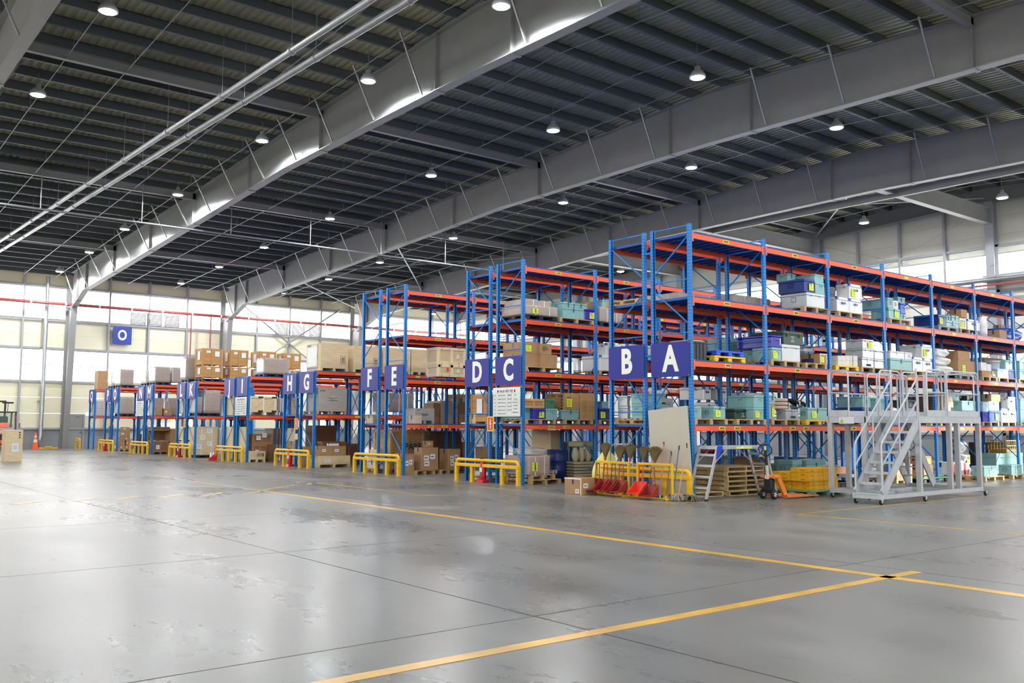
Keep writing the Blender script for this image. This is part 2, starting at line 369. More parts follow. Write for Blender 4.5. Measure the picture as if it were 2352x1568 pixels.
# louvre panels in the high windows
for i,x0 in enumerate((19.1,20.2,21.4,29.6,31.0,32.4)):
    f=MB(); wdt=1.0; z0,z1=8.32,9.2; y=BY1-.06
    f.box(x0,y-.03,z0,x0+.05,y+.03,z1).box(x0+wdt-.05,y-.03,z0,x0+wdt,y+.03,z1).box(x0+.05,y-.03,z1-.05,x0+wdt-.05,y+.03,z1).box(x0+.05,y-.03,z0,x0+wdt-.05,y+.03,z0+.05)
    o=tag(f.build('louvre_vent',FRAME),('grey louvred wall vent, '+['left','middle','right'][i%3]+' of three '+('above the blue wall sign' if i<3 else 'by the cross-bracing')),'vent','louvre vents in the high windows')
    for k in range(8): MB().bar((x0+.05,y,z0+.1+k*.095),(x0+wdt-.05,y,z0+.1+k*.095),.1,.012,up=(0,.6,1)).build('slat',WGREY,o)
# door in the left wall
d=struct(MB().box(15.45,BY1-.1,0,16.35,BY1-.04,2.12).build('door_1',mat('door_grey',(158,158,158),.5)))
f=MB(); f.box(15.35,BY1-.13,0,15.45,BY1-.03,2.22).box(16.35,BY1-.13,0,16.45,BY1-.03,2.22).box(15.45,BY1-.13,2.12,16.35,BY1-.03,2.22); f.build('door_frame',FRAME,d)
MB().box(16.2,BY1-.16,1.0,16.3,BY1-.1,1.04).build('handle',CHROME,d); MB().box(15.95,BY1-.17,2.02,16.2,BY1-.1,2.07).build('door_closer',WGREY,d)
e=thing('exit_sign','small white lit sign high beside the grey wall door','sign',(16.62,BY1-.2,2.1)); MB().cbox(-.14,-.04,0,.14,.04,.2).build('housing',mat('exit_white',(240,250,246),.4,emit=.6),e)
MB().box(-.03,.04,.07,.03,.24,.12).build('bracket',FRAME,e)
# lower lumber: wall conduit boxes, downpipe
p=tag(MB().tube([(13.75,64.75,11.0),(13.75,64.75,.75),(13.7,64.6,.5),(13.55,64.2,.42)],.13,10).build('drain_pipe',GALV),'shiny metal downpipe with curved foot beside the leftmost wall column','pipe')
for z in (3.,6.3,9.2): MB().box(13.58,64.72,z,13.92,65.28,z+.05).build('pipe_clamp',FRAME,p)
b=thing('call_box','small grey and red switch boxes on the wall below a conduit','switch',(12.1,BY1-.1,1.25)); MB().cbox(-.12,-.06,.0,.1,.06,.3).build('grey_box',FRAME,b); MB().cbox(.35,-.06,.05,.55,.06,.35).build('red_box',mat('redbox',(200,90,60),.5),b)
MB().tube([(.45,0,.35),(.45,0,1.75)],.015,6).build('conduit',FRAME,b); MB().lathe([(.001,1.75),(.09,1.77),(.09,1.85),(.001,1.88)],(.45,0,0),10).build('sounder',PAPER,b)
# red fire main with couplings along the left wall
RED=mat('fire_main_red',(172,84,80),.4)
p=tag(MB().tube([(BX0,64.25,9.24),(BX1,64.25,9.24)],.1,10).build('fire_main',RED),'long red fire water pipe running along the far left wall','pipe')
xx=-14.
while xx<46: MB().tube([(xx,64.25,9.24),(xx+.12,64.25,9.24)],.115,10).build('coupling',PAPER,p); xx+=2.05
for xv in (22.9,24.3):
    MB().tube([(xv,64.25,9.24),(xv,64.25,5.2)],.05,8).build('riser',RED,p)
for xv in GX[1:]: MB().box(xv-.06,64.15,9.08,xv+.06,65.2,9.14).build('bracket',FRAME,p)
# wall and roof bracing rods
br=struct(MB().tube([(26.6,64.9,10.5),(34.9,64.9,4.6)],.06,8).build('trim_4',GALV))
MB().tube([(26.2,64.9,4.8),(34.9,64.9,10.6)],.06,8).build('brace',GALV,br)
for a,b in (((25.6,42.3),(35.8,54.8)),((25.6,54.8),(35.8,42.3)),((25.6,55.),(35.8,64.3)),((25.6,64.3),(35.8,55.)),((36.2,29.8),(46.2,20.4)),((36.2,20.4),(46.2,29.8))):
    MB().tube([(a[0],a[1],gtop(a[1])-.5),(b[0],b[1],gtop(b[1])-.5)],.045,8).build('brace',GALV,br)
m=MB(); 
for a,b in (((46.1,20.2,12.3),(46.1,29.8,8.3)),((46.1,29.8,11.9),(46.1,20.2,8.6)),((46.1,10.5,11.9),(46.1,20.2,9.4))): m.tube([a,b],.012,6)
m.build('brace_rod',GALV,br)
# grey pipes and tray on the right wall
p=tag(MB().tube([(46.0,-10,8.72),(46.0,60,8.72)],.12,10).build('wall_pipe',GALV),'thick pale grey pipe along the right wall below the windows','pipe')
MB().tube([(45.95,-10,8.45),(45.95,60,8.45)],.05,8).build('red_line',RED,p)
o=tag(MB().cbox(46.2,-12,8.62,46.5,20.6,8.98).build('cable_tray',FRAME),'pale grey cable trunking under the high windows of the right wall','trunking')
# big galvanised overhead pipes
for i,(dx,lab) in enumerate(((0,'left'),(.68,'right'))):
    p=tag(MB().tube([(10.42+dx,-10,11),(9.96+dx,17.4,11),(8.75+dx*.9,64.,11)],.085 if i==0 else .095,12).build('overhead_pipe',GALV),'%s one of two parallel galvanised pipes hung under the roof'%lab,'pipe','twin galvanised pipes under the roof')
    for k in range(14):
        y=4+k*4.3; xh=10.42+dx-(y+10)*.0168 if y<17.4 else 9.96+dx-(y-17.4)*(1.21+.1*dx)/46.6
        MB().tube([(xh,y,11),(xh,y,roof_z(y)-PD)],.008,5).build('hanger_rod',GALV,p)
        MB().tube([(xh,y-.05,11),(xh,y+.05,11)],.115,10).build('coupling',GALV,p)
# cross pipe, with droppers
p=tag(MB().tube([(BX0,42,10.5),(34.,42,10.5)],.045,8).build('cross_pipe',GALV),'thin galvanised pipe crossing below the roof girders','pipe')
for k in range(12):
    xh=-12+k*4.1; MB().tube([(xh,42,10.5),(xh,42,12.3)],.025,6).build('dropper',GALV,p)
# thin conduits beside the lamp rows
for i,X in enumerate((6.25,8.0,12.0,13.85,18.3,21.4,23.6,28.9,31.,33.5,38.5,41.,44.0)):
    m=MB(); m.tube([(X+.25,BY0+1,roof_z(BY0)-.62),(X+.25,RIDGE,roof_z(RIDGE)-.62),(X+.25,BY1-1,roof_z(BY1)-.62)],.016,5)
    for k in range(10):
        y=6+k*5.7; m.tube([(X+.25,y,roof_z(y)-.62),(X+.25,y,roof_z(y)-.2)],.012,5)
    o=m.build('conduit',GALV); tag(o,'thin steel conduit hung under the roof, %s from left'%['first','second','third','fourth','fifth','sixth','seventh','eighth','ninth','tenth','eleventh','twelfth','thirteenth'][i],'conduit','conduits under the roof')
# ------------------------------------------------------------------ lamps
LENS=mat('lamp_lens',(245,250,255),.3,emit=60.); HOUS=mat('lamp_housing',(200,203,206),.4,.4)
lh=MB().lathe([(.05,.36),(.09,.34),(.09,.24),(.16,.2),(.24,.08),(.25,.0),(.22,.0)],n=16).mesh('housing'); lh.materials.append(HOUS)
ll=MB().lathe([(.001,-.035),(.12,-.03),(.2,-.012),(.215,.004),(.001,.005)],n=16).mesh('lens'); ll.materials.append(LENS)
lamp=bpy.data.lights.new('lamp_light','SPOT'); lamp.energy=LAMP_W; lamp.spot_size=math.radians(166); lamp.spot_blend=.15; lamp.shadow_soft_size=.2; lamp.color=(.95,.98,1)
ON=['first','second','third','fourth','fifth','sixth','seventh','eighth','ninth','tenth']
for i,X in enumerate(LAMPX):
    for j,Y in enumerate((62.2,55.5,48.9,41.1,32.1,24.3,17.7,10.5,2.0,-6.,-14.)):
        z=12.08 if Y<33 else 12.08-(Y-33)*.037
        if Y<10: z=12.08-(10-Y)*.03
        if X>40: z-=.45
        seen = Y>15 or (Y>10 and X>20)
        t=thing('ceiling_lamp','round bright high-bay lamp, %s row from left, %s from the far end'%(ON[i],ON[min(j,9)]) if j<9 or 1 else '','lamp',(X,Y,z),0,'high-bay lamps under the roof')
        if j==10: t['label']=t['label'].replace('tenth','last')
        inst('housing',lh,t); inst('lens',ll,t); MB().tube([(0,0,.34),(0,0,roof_z(Y)-PD-z)],.012,5).build('rod',GALV,t)
        l=bpy.data.objects.new('lamp_light',lamp); COL.objects.link(l); l.parent=t; l.location=(0,0,-.06)
# ------------------------------------------------------------------ pallet racks
XF=15.88; BAY=2.72; DEP=1.17; PW,PDp=.096,.07
RY=dict(A=13.44,B=14.81,C=19.29,D=20.73,E=25.24,F=26.8,G=31.46,H=32.9,I=37.5,J=38.9,K=43.59,L=44.95,M=49.8,N=51.2,O=55.94,P=57.38,Q=60.87)
RL={}
for r in 'ABCDEF': RL[r]=[1.60,3.03,4.46,5.91]
for r in 'GHIJKLMNOPQ': RL[r]=[1.95,3.60]
RL['G']=RL['H']=[1.94,3.57];RL['M']=RL['N']=[1.99,3.63];RL['O']=RL['P']=[2.0,3.66];RL['Q']=[2.02,3.68]
_post={}; _c={}
def post_mesh(h,flip):
    k=(h,flip)
    if k not in _post:
        m=MB(); a,b=PW,PDp
        pr=[(0,0),(a*.38,0),(a*.42,.006),(a*.58,.006),(a*.62,0),(a,0),(a,b),(a*.72,b),(a*.72,b-.012),(a-.01,b-.012),(a-.01,.012),(.01,.012),(.01,b-.012),(a*.28,b-.012),(a*.28,b),(0,b)]
        if flip: pr=[(x,b-y) for x,y in pr][::-1]
        m.prism(pr,0.01,h,'z'); m.box(-.02,-.02,0,a+.02,b+.02,.01)
        _post[k]=m.mesh('post'); _post[k].materials.append(POST)
    return _post[k]
def cached(key,fn,name,mt):
    if key not in _c: _c[key]=fn().mesh(name); _c[key].materials.append(mt)
    return _c[key]
def beam_m():
    m=MB(); L=BAY-PW
    m.prism([(0,-.115),(.05,-.115),(.05,0),(.03,0),(.03,-.0),(0,0)],0,L,'x')
    for x in (-.004,L-.05): m.box(x,-.006,-.19,x+.054,.0,.035)
    for x in (0,L-.004): m.box(x,-.006,-.19,x+.004,.05,.035)
    return m
def deck_m(full):
    m=MB(); L=BAY-PW; n=9; wd=L/n
    for i in range(n if full else 1):
        x=i*wd; m.box(x+.003,0,.006,x+wd-.003,DEP,.03); m.box(x+.003,.055,-.03,x+.012,DEP-.055,.006); m.box(x+wd-.012,.055,-.03,x+wd-.003,DEP-.055,.006)
    return m
def rod(key,a,b,r=.016): return cached(('rod',)+key,lambda: MB().tube([a,b],r,6),'brace',BLUE)
def rack(name,bays,detail,single=False):
    y0=RY[name]; lv=RL[name]; tall=len(lv)==4; h=6.12 if tall else lv[-1]+.03; rear=name in 'BDFHJLNP'
    lt={'l':[]}
    root=thing('pallet_rack','tall blue and orange pallet rack behind the blue sign lettered %s'%name if tall else 'two-shelf blue and orange pallet rack behind the sign lettered %s'%name,'pallet rack',(XF,y0,0),0,'rows of pallet racks')
    def yy(v): return DEP-v if rear else v          # rear rack of a pair mirrors its bracing
    for b in range(bays+1):
        x=b*BAY
        inst('post',post_mesh(h,False),root,(x,0,0)); inst('post',post_mesh(h,True),root,(x,DEP-PDp,0))
        xm=x+PW/2; nr,fr=.07,DEP-.07
        zs=[.36,1.92]+([3.67,4.87,h-.03] if tall else [])
        for z in zs: inst('brace',rod((z,tall,0),(0,nr,z),(0,fr,z),.014),root,(xm,0,0))
        dg=[(.62,nr,1.66,fr),(2.06,fr,3.3,nr)] if True else []
        if tall: dg+=[(3.86,nr,4.68,fr),(5.05,fr,5.86,nr)]
        else: dg[1]=(2.06,fr,lv[-1]-.2,nr)
        for z0,a,z1,c in dg: inst('brace',rod((z0,z1,a,rear),(0,yy(a),z0),(0,yy(c),z1),.017),root,(xm,0,0))
    for b in range(bays):
        x=b*BAY+PW
        for li,z in enumerate(lv):
            inst('beam',cached('beam',beam_m,'beam',ORANGE),root,(x,0,z))
            o=inst('beam',cached('beam',beam_m,'beam',ORANGE),root,(x+BAY-PW,DEP,z)); o.rotation_euler=(0,0,math.pi)
            if b<detail:
                wd=(BAY-PW)/9
                for i in range(9): inst('deck_panel',cached('dp',lambda: deck_m(False),'deck_panel',DECK),root,(x+i*wd,0,z))
            else: inst('deck',cached('dk',lambda: deck_m(True),'deck',DECK),root,(x,0,z))
            # shelf tags on the front beam, with the code printed
            if not rear and b<7:
                pos=[.95,1.5] if li==0 else [1.2]
                if not tall: pos=[1.75,2.2] if li==0 else [1.75]
                for q,px in enumerate(pos):
                    t=inst('shelf_tag',cached('tag',lambda: MB().cbox(-.11,-.006,-.04,.11,0,.04,.004),'shelf_tag',TAG),root,(x+px,0,z-.055))
                    if b<3 and name in 'ACE':
                        n=li+1+(1 if li else 0)+(q if li==0 else 0)
                        text('%s01%02d'%(name,(b)*0+n) if b==0 else '%s02%02d'%(name,n),.062,INK,t,(0,-.0085,0),'-y',.001)
                if li==0 and name in 'ACEGIKMO':
                    s=inst('hazard_strip',cached('hz',lambda: MB().box(0,-.003,-.04,.42,0,.03),'hazard_strip',mat('strip_orange',(255,130,72),.4)),root,(x+.06,0,z-.055))
                    for k in range(5): inst('stripe',cached('hzs',lambda: MB().prism([(0,-.04),(.03,-.04),(.055,.03),(.025,.03)],-.0045,-.0035,'y'),'stripe',ORANGE),s,(.03+k*.075,0,0))
    if rear:
        for z in ([.32,3.2,5.6] if tall else [.32,2.6]):
            for b in range(min(bays,2)+1): inst('row_spacer',cached('sp',lambda: MB().tube([(0,-.21,0),(0,0,0)],.03,8),'row_spacer',BLUE),root,(b*BAY+PW/2,0,z))
    # letter sign on the end frame
    top=3.48 if tall and name in 'ABCD' else 3.53 if tall else lv[-1]-.02
    s=MB().cbox(-.03,.0,top-.79,-.02,DEP-.01,top,.004).build('letter_sign',SIGN,root); s['label']='blue plate with white letter %s'%name
    for a in (.03,DEP-.04):
        for z in (top-.03,top-.76): MB().lathe([(.001,0),(.014,0),(.012,-.006),(.001,-.007)],(-.031,a,z),6,'x').build('bolt',GALV,s)
    text(name,.8,WHITE_INK,s,(-.0325,DEP/2-.02,top-.40),'-x',.03,{'I':1.}.get(name,.8),'letter')
    return root
BAYS=dict(A=8,B=8,C=7,D=7,E=7,F=7,G=6,H=6,I=5,J=5,K=5,L=5,M=4,N=4,O=4,P=4,Q=3)
DET=dict(A=3,B=2,C=2,D=1,E=1)
RACK={n:rack(n,BAYS[n],DET.get(n,0)) for n in RY}
# rule boards and extinguisher plates fixed to the racks
def board(n,top,hgt,y=.03):
    root=RACK[n]; b=MB().cbox(-.05,y,top-hgt,-.035,y+1.2,top,.006).build('rule_board',BOARD,root); b['label']='white notice board with storage rules'
    W=1.2
    text('♦ RACK 저장 기준 ♦',.085,INK,b,(-.0525,y+W/2,top-.11),'-x',.0)
    GR=mat('board_line',(150,152,152),.5)
    g=MB()
    zs=[top-.17-(hgt-.2)/6*k for k in range(7)]
    for z in zs: g.box(-.0512,y+.04,z-.002,-.05,y+W-.04,z+.002)
    for a in (.04,.36,.56,1.04,W-.04): g.box(-.0512,y+a-.002,zs[-1],-.05,y+a+.002,zs[0])
    g.build('table_line',GR,b)
    rows=[('구분','RACK (L×W×H)','안전하중','비 고')]+[('%d단'%k,'1.2mX2×1.2m×1.2m','1.0TonX2','') for k in (5,4,3,2)]+[('1단','1.2mX2×1.2m×1.4m','-','')]
    T=mat('board_text',(110,112,114),.6)
    for i,rw in enumerate(rows):
        z=(zs[i]+zs[i+1])/2
        for s,a in zip(rw,(1.1,.8,.46,.2)):
            if s: text(s,.045,T,b,(-.0525,y+a,z),'-x')
    for k,s in enumerate(('1. 수량 준수','적재 높이 준수','2. 안전 하중','초과 금지','안전통로 확보')): text(s,.04,T,b,(-.0525,y+.2,zs[1]-.06-k*.09),'-x')
board('C',2.63,.8); board('I',2.74,.78); board('N',2.80,.8)
for n,z in (('D',1.42),('H',1.40),('L',1.42),('P',1.45)):
    root=RACK[n]; b=MB().cbox(-.045,-.26,z,-.035,.06,z+.42,.004).build('extinguisher_plate',mat('plate_yellow',(236,184,60),.45),root); b['label']='yellow plate with red lettered strip'
    r_=MB().box(-.047,-.2,z+.05,-.0452,0.0,z+.38).build('red_strip',mat('strip_red',(206,44,44),.45),b)
    for k,s in enumerate('소화기'): text(s,.11,WHITE_INK,b,(-.049,-.1,z+.31-k*.105),'-x',.002)
MB().cbox(-.05,-.27,1.02,-.035,.0,1.24,.004).build('notice_plate',mat('plate_tan',(220,190,150),.5),RACK['H'])
t=MB().prism([(0,1.48),(.1,1.48),(.1,1.2),(.05,1.12),(0,1.2)],-.012,-.008,'y').build('hanging_tag',PAPER,RACK['A'],(.16,0,0))
ITEMS = [
 ('pallet',(16.7, 13.44, 3.06),(1.14, 1.1, 0.13),'yellow plastic pallet, rack A first bay, second shelf',{'m': 'yellow'}),
 ('pallet',(16.81, 13.47, 3.19),(1.02, 1.1, 0.13),'blue plastic pallet stacked on a yellow one, rack A first bay, second shelf',{'m': 'blue'}),
 ('bin',(16.08, 13.54, 3.06),(0.48, 1.0, 0.433),'dark grey plastic crate with flat papers on top, rack A first bay, second shelf'),
 ('trunk',(19.08, 14.91, 3.19),(0.5, 0.69, 0.651),'dull teal steel trunk behind the blue pallet, rack B second bay, second shelf',{'c': 'teal'}),
 ('pallet',(18.91, 14.83, 3.06),(1.4, 1.1, 0.13),'wooden pallet, rack B second bay, second shelf',{'m': 'wood'}),
 ('trunk',(19.14, 14.06, 3.19),(0.26, 0.48, 0.311),'rear teal steel trunk under the purple chest, rack A second bay, second shelf',{'c': 'teal'}),
 ('trunk',(18.89, 13.46, 3.19),(0.39, 0.58, 0.311),'teal steel trunk with yellow note under the purple chest, rack A second bay, second shelf',{'note': 1, 'c': 'teal'}),
 ('chest',(18.9, 13.46, 3.501),(0.4, 1.05, 0.304),'glossy purple-blue chest on teal trunks, rack A second bay, second shelf',{'c': 'purple'}),
 ('pallet',(18.83, 13.44, 3.06),(1.17, 1.1, 0.13),'wooden pallet, rack A second bay, second shelf, left one',{'m': 'wood'}),
 ('trunk',(19.3, 13.46, 3.19),(0.77, 0.9, 0.415),'large silver sheet-metal trunk, rack A second bay, second shelf',{'c': 'silver', 'plain': 1}),
 ('army',(19.4, 13.48, 3.605),(0.83, 1.0, 0.34),'dark green latched case on a silver trunk, rack A second bay, second shelf'),
 ('pallet',(20.25, 13.44, 3.06),(0.96, 1.1, 0.13),'wooden pallet, rack A second bay, second shelf, right one',{'m': 'wood'}),
 ('trunk',(20.92, 13.99, 3.19),(0.42, 0.5, 0.266),'small teal steel trunk with square handle, rack A second bay, second shelf',{'c': 'teal'}),
 ('trunk',(21.42, 14.04, 3.19),(0.24, 0.45, 0.297),'low teal steel trunk beside the note carton, rack A third bay, second shelf',{'c': 'teal'}),
 ('carton',(20.91, 13.64, 3.19),(0.29, 0.35, 0.142),'flat navy carton below small teal trunks, rack A second bay, second shelf',{'c': 'navybox'}),
 ('carton',(20.92, 13.46, 3.19),(0.32, 0.6, 0.262),'white-framed carton with large yellow note, rack A second bay, second shelf',{'note': 1, 'c': 'kraft', 'frame': 1}),
 ('trunk',(22.43, 14.91, 3.5),(0.38, 0.6, 0.173),'shallow teal trunk under a white case, rack B third bay, second shelf',{'c': 'teal'}),
 ('case',(22.43, 14.91, 3.673),(0.39, 0.6, 0.186),'white case on a shallow teal trunk, rack B third bay, second shelf'),
 ('pallet',(20.25, 13.44, 4.49),(1.15, 1.1, 0.13),'wooden pallet, rack A second bay, third shelf',{'m': 'wood'}),
 ('trunk',(20.38, 13.44, 4.62),(0.8, 0.77, 0.367),'big silver sheet-metal trunk at the bottom of the pile, rack A second bay, third shelf',{'c': 'silver', 'plain': 1, 'lh': 1}),
 ('trunk',(20.28, 13.44, 4.987),(0.46, 0.79, 0.334),'long navy steel trunk with yellow note, rack A second bay, third shelf',{'note': 1, 'c': 'navy'}),
 ('trunk',(20.8, 13.46, 4.987),(0.42, 0.6, 0.303),'teal steel trunk beside the long navy trunk, rack A second bay, third shelf',{'c': 'teal'}),
 ('trunk',(20.8, 13.48, 5.29),(0.42, 1.0, 0.21),'upper teal steel trunk beside the long navy trunk, rack A second bay, third shelf',{'c': 'teal'}),
 ('trunk',(20.47, 14.06, 5.321),(0.38, 0.35, 0.235),'small teal steel box on the long navy trunk, rack A second bay, third shelf',{'c': 'teal'}),
 ('wrapped',(17.1, 14.86, 4.62),(1.62, 1.0, 0.213),'low cardboard load in grey stretch film, rack B first bay, third shelf'),
 ('wrapped',(19.21, 14.86, 4.62),(1.65, 1.0, 0.374),'dark cardboard load in crumpled stretch film, rack B second bay, third shelf'),
 ('pallet',(21.8, 13.44, 4.49),(1.18, 1.1, 0.13),'wooden pallet, rack A third bay, third shelf',{'m': 'wood'}),
 ('case',(21.77, 13.46, 4.62),(0.58, 0.75, 0.377),'white aluminium case with blue corners, lower left of three, rack A third bay, third shelf'),
 ('case',(22.38, 13.46, 4.62),(0.6, 0.75, 0.379),'white aluminium case with blue corners, lower right of three, rack A third bay, third shelf'),
 ('case',(22.38, 13.46, 4.999),(0.6, 0.41, 0.404),'white aluminium case with yellow note on two others, rack A third bay, third shelf',{'note': 1}),
 ('trunk',(23.73, 14.86, 4.49),(0.26, 0.9, 1.116),'grey steel cabinet trunk behind the white cases, rack B third bay, third shelf',{'c': 'grey'}),
 ('pallet',(24.38, 13.44, 4.49),(1.14, 1.1, 0.13),'wooden pallet, rack A fourth bay, third shelf',{'m': 'wood'}),
 ('trunk',(24.36, 13.46, 4.62),(0.62, 0.55, 0.291),'teal steel trunk with yellow note on pallet, rack A fourth bay, third shelf',{'note': 1, 'c': 'teal'}),
 ('trunk',(25.42, 14.04, 4.62),(0.6, 0.45, 0.434),'rear teal steel trunk below the long one, rack A fourth bay, third shelf',{'c': 'teal'}),
 ('trunk',(24.99, 13.46, 4.62),(0.3, 0.5, 0.175),'small pale teal box under the blue and white box, rack A fourth bay, third shelf',{'c': 'teal'}),
 ('trunk',(24.32, 13.46, 4.911),(0.29, 1.1, 0.287),'long teal steel trunk lying across two others, rack A fourth bay, third shelf',{'c': 'teal'}),
 ('carton',(24.65, 13.48, 4.911),(0.27, 0.5, 0.239),'white carton with handwriting, rack A fourth bay, third shelf',{'c': 'whitebox', 'mark': 'scribble'}),
 ('chest',(25.0, 13.46, 4.795),(0.3, 0.6, 0.311),'blue and white upright box, rack A fourth bay, third shelf',{'c': 'blue'}),
 ('trunk',(25.48, 13.79, 5.19),(0.42, 0.4, 0.176),'tiny pale teal box atop the pile, rack A fourth bay, third shelf',{'c': 'teal'}),
 ('trunk',(27.14, 13.44, 4.62),(0.47, 0.78, 0.33),'long navy steel trunk with yellow note, rack A fifth bay, third shelf',{'note': 1, 'c': 'navy'}),
 ('pallet',(27.14, 13.44, 4.49),(1.24, 1.1, 0.13),'grey plastic pallet, rack A fifth bay, third shelf',{'m': 'grey'}),
 ('trunk',(27.66, 13.46, 4.62),(0.79, 0.6, 0.199),'wide pale teal trunk beside the navy trunk, rack A fifth bay, third shelf',{'mark': 'bar', 'c': 'teal'}),
 ('trunk',(27.74, 13.48, 4.819),(0.24, 0.3, 0.132),'small pale teal box, left of two, rack A fifth bay, third shelf',{'c': 'teal'}),
 ('trunk',(28.06, 13.48, 4.819),(0.44, 0.6, 0.174),'pale teal box under a brown carton, rack A fifth bay, third shelf',{'c': 'teal'}),
 ('carton',(28.8, 13.54, 4.993),(0.39, 0.37, 0.251),'brown carton laid over small teal boxes, rack A fifth bay, third shelf',{'c': 'kraft'}),
 ('pallet',(28.49, 13.44, 4.49),(1.18, 1.1, 0.13),'wooden pallet, rack A fifth bay, third shelf',{'m': 'wood'}),
 ('carton',(28.51, 13.46, 4.62),(0.44, 0.6, 0.325),'white striped carton with yellow note, rack A fifth bay, third shelf',{'note': 1, 'c': 'whitebox', 'mark': 'stripes'}),
 ('case',(29.03, 13.46, 4.62),(0.78, 0.6, 0.329),'white case with black latches, rack A fifth bay, third shelf'),
 ('roll',(30.57, 13.64, 4.49),(0.32, 0.45, 0.686),'upright white wrapped roll, rack A sixth bay, third shelf'),
 ('carton',(31.41, 13.54, 4.49),(0.54, 0.42, 0.293),'brown carton beside the blue bag, rack A sixth bay, third shelf',{'c': 'kraft'}),
 ('carton',(32.04, 13.74, 4.783),(0.27, 0.28, 0.219),'brown carton on another brown carton, rack A sixth bay, third shelf',{'c': 'kraft'}),
 ('sack',(31.7, 13.49, 4.49),(1.7, 0.9, 0.41),'crumpled blue plastic bag, rack A seventh bay, third shelf',{'c': 'bluebag'}),
 ('pallet',(21.61, 13.44, 3.06),(1.1, 1.1, 0.13),'yellow plastic pallet, rack A third bay, second shelf',{'m': 'yellow'}),
 ('carton',(21.74, 13.46, 3.19),(0.19, 0.45, 0.124),'small film-wrapped carton, lower row first from left, rack A third bay, second shelf',{'c': 'whitewrap'}),
 ('carton',(21.75, 13.46, 3.314),(0.19, 0.45, 0.127),'small film-wrapped carton, upper row first from left, rack A third bay, second shelf',{'c': 'whitewrap'}),
 ('carton',(21.94, 13.46, 3.19),(0.18, 0.45, 0.133),'small film-wrapped carton, lower row second from left, rack A third bay, second shelf',{'c': 'whitewrap'}),
 ('carton',(21.94, 13.46, 3.323),(0.18, 0.45, 0.127),'small film-wrapped carton, upper row second from left, rack A third bay, second shelf',{'c': 'whitewrap'}),
 ('carton',(22.12, 13.46, 3.19),(0.18, 0.45, 0.142),'small film-wrapped carton, lower row third from left, rack A third bay, second shelf',{'c': 'whitewrap'}),
 ('carton',(22.13, 13.46, 3.332),(0.18, 0.45, 0.128),'small film-wrapped carton, upper row third from left, rack A third bay, second shelf',{'c': 'whitewrap'}),
 ('carton',(22.32, 13.46, 3.19),(0.1, 0.45, 0.151),'small film-wrapped carton, lower row fourth from left, rack A third bay, second shelf',{'c': 'whitewrap'}),
 ('carton',(22.32, 13.46, 3.341),(0.1, 0.45, 0.129),'small film-wrapped carton, upper row fourth from left, rack A third bay, second shelf',{'c': 'whitewrap'}),
 ('carton',(22.48, 13.46, 3.19),(0.2, 0.45, 0.158),'small film-wrapped carton, lower row fifth from left, rack A third bay, second shelf',{'c': 'whitewrap'}),
 ('carton',(22.48, 13.46, 3.348),(0.2, 0.45, 0.129),'small film-wrapped carton, upper row fifth from left, rack A third bay, second shelf',{'c': 'whitewrap'}),
 ('pallet',(22.83, 13.44, 3.06),(1.23, 1.1, 0.13),'wooden pallet, rack A third bay, second shelf',{'m': 'wood'}),
 ('trunk',(22.91, 13.46, 3.19),(0.59, 0.5, 0.26),'silver steel trunk, bottom left of the silver stack, rack A third bay, second shelf',{'c': 'silver', 'mark': 'DEMO'}),
 ('trunk',(22.95, 13.46, 3.45),(0.57, 0.53, 0.249),'silver steel trunk, middle left of the silver stack, rack A third bay, second shelf',{'lh': 1, 'c': 'silver', 'plain': 1}),
 ('trunk',(22.96, 13.46, 3.699),(0.56, 0.53, 0.253),'silver steel trunk with yellow note atop the left stack, rack A third bay, second shelf',{'note': 1, 'lh': 1, 'c': 'silver', 'plain': 1}),
 ('trunk',(23.87, 14.02, 3.19),(0.6, 0.5, 0.328),'rear silver steel trunk, bottom of the back stack, rack A fourth bay, second shelf',{'c': 'silver'}),
 ('trunk',(23.9, 14.02, 3.518),(0.59, 0.52, 0.24),'rear silver steel trunk, middle of the back stack, rack A fourth bay, second shelf',{'lh': 1, 'c': 'silver', 'plain': 1}),
 ('trunk',(23.9, 14.02, 3.758),(0.6, 0.52, 0.256),'rear silver steel trunk, top of the back stack, rack A fourth bay, second shelf',{'lh': 1, 'c': 'silver', 'plain': 1}),
 ('trunk',(23.53, 13.46, 3.19),(0.58, 0.9, 0.246),'silver steel trunk, bottom right of the silver stack, rack A third bay, second shelf',{'c': 'silver', 'plain': 1}),
 ('trunk',(23.54, 13.46, 3.436),(0.56, 0.9, 0.263),'silver steel trunk, upper right of the silver stack, rack A third bay, second shelf',{'c': 'silver', 'plain': 1}),
 ('pallet',(24.29, 13.44, 3.06),(1.22, 1.1, 0.13),'wooden pallet, rack A fourth bay, second shelf, left one',{'m': 'wood'}),
 ('trunk',(24.35, 13.46, 3.19),(1.2, 0.9, 0.318),'large teal steel trunk under two white boxes, rack A fourth bay, second shelf',{'c': 'teal'}),
 ('trunk',(24.4, 13.48, 3.508),(0.77, 0.5, 0.206),'wide white box with yellow tape on teal trunk, rack A fourth bay, second shelf',{'c': 'white'}),
 ('trunk',(25.2, 13.48, 3.508),(0.42, 0.5, 0.206),'square white box on teal trunk, rack A fourth bay, second shelf',{'c': 'white'}),
 ('pallet',(25.54, 13.44, 3.06),(1.15, 1.1, 0.13),'wooden pallet, rack A fourth bay, second shelf, right one',{'m': 'wood'}),
 ('case',(25.59, 13.46, 3.19),(0.59, 0.75, 0.409),'white aluminium case with blue corners, lower left of three, rack A fourth bay, second shelf'),
 ('case',(26.19, 13.46, 3.19),(0.5, 0.75, 0.39),'white aluminium case with blue corners, lower right of three, rack A fourth bay, second shelf'),
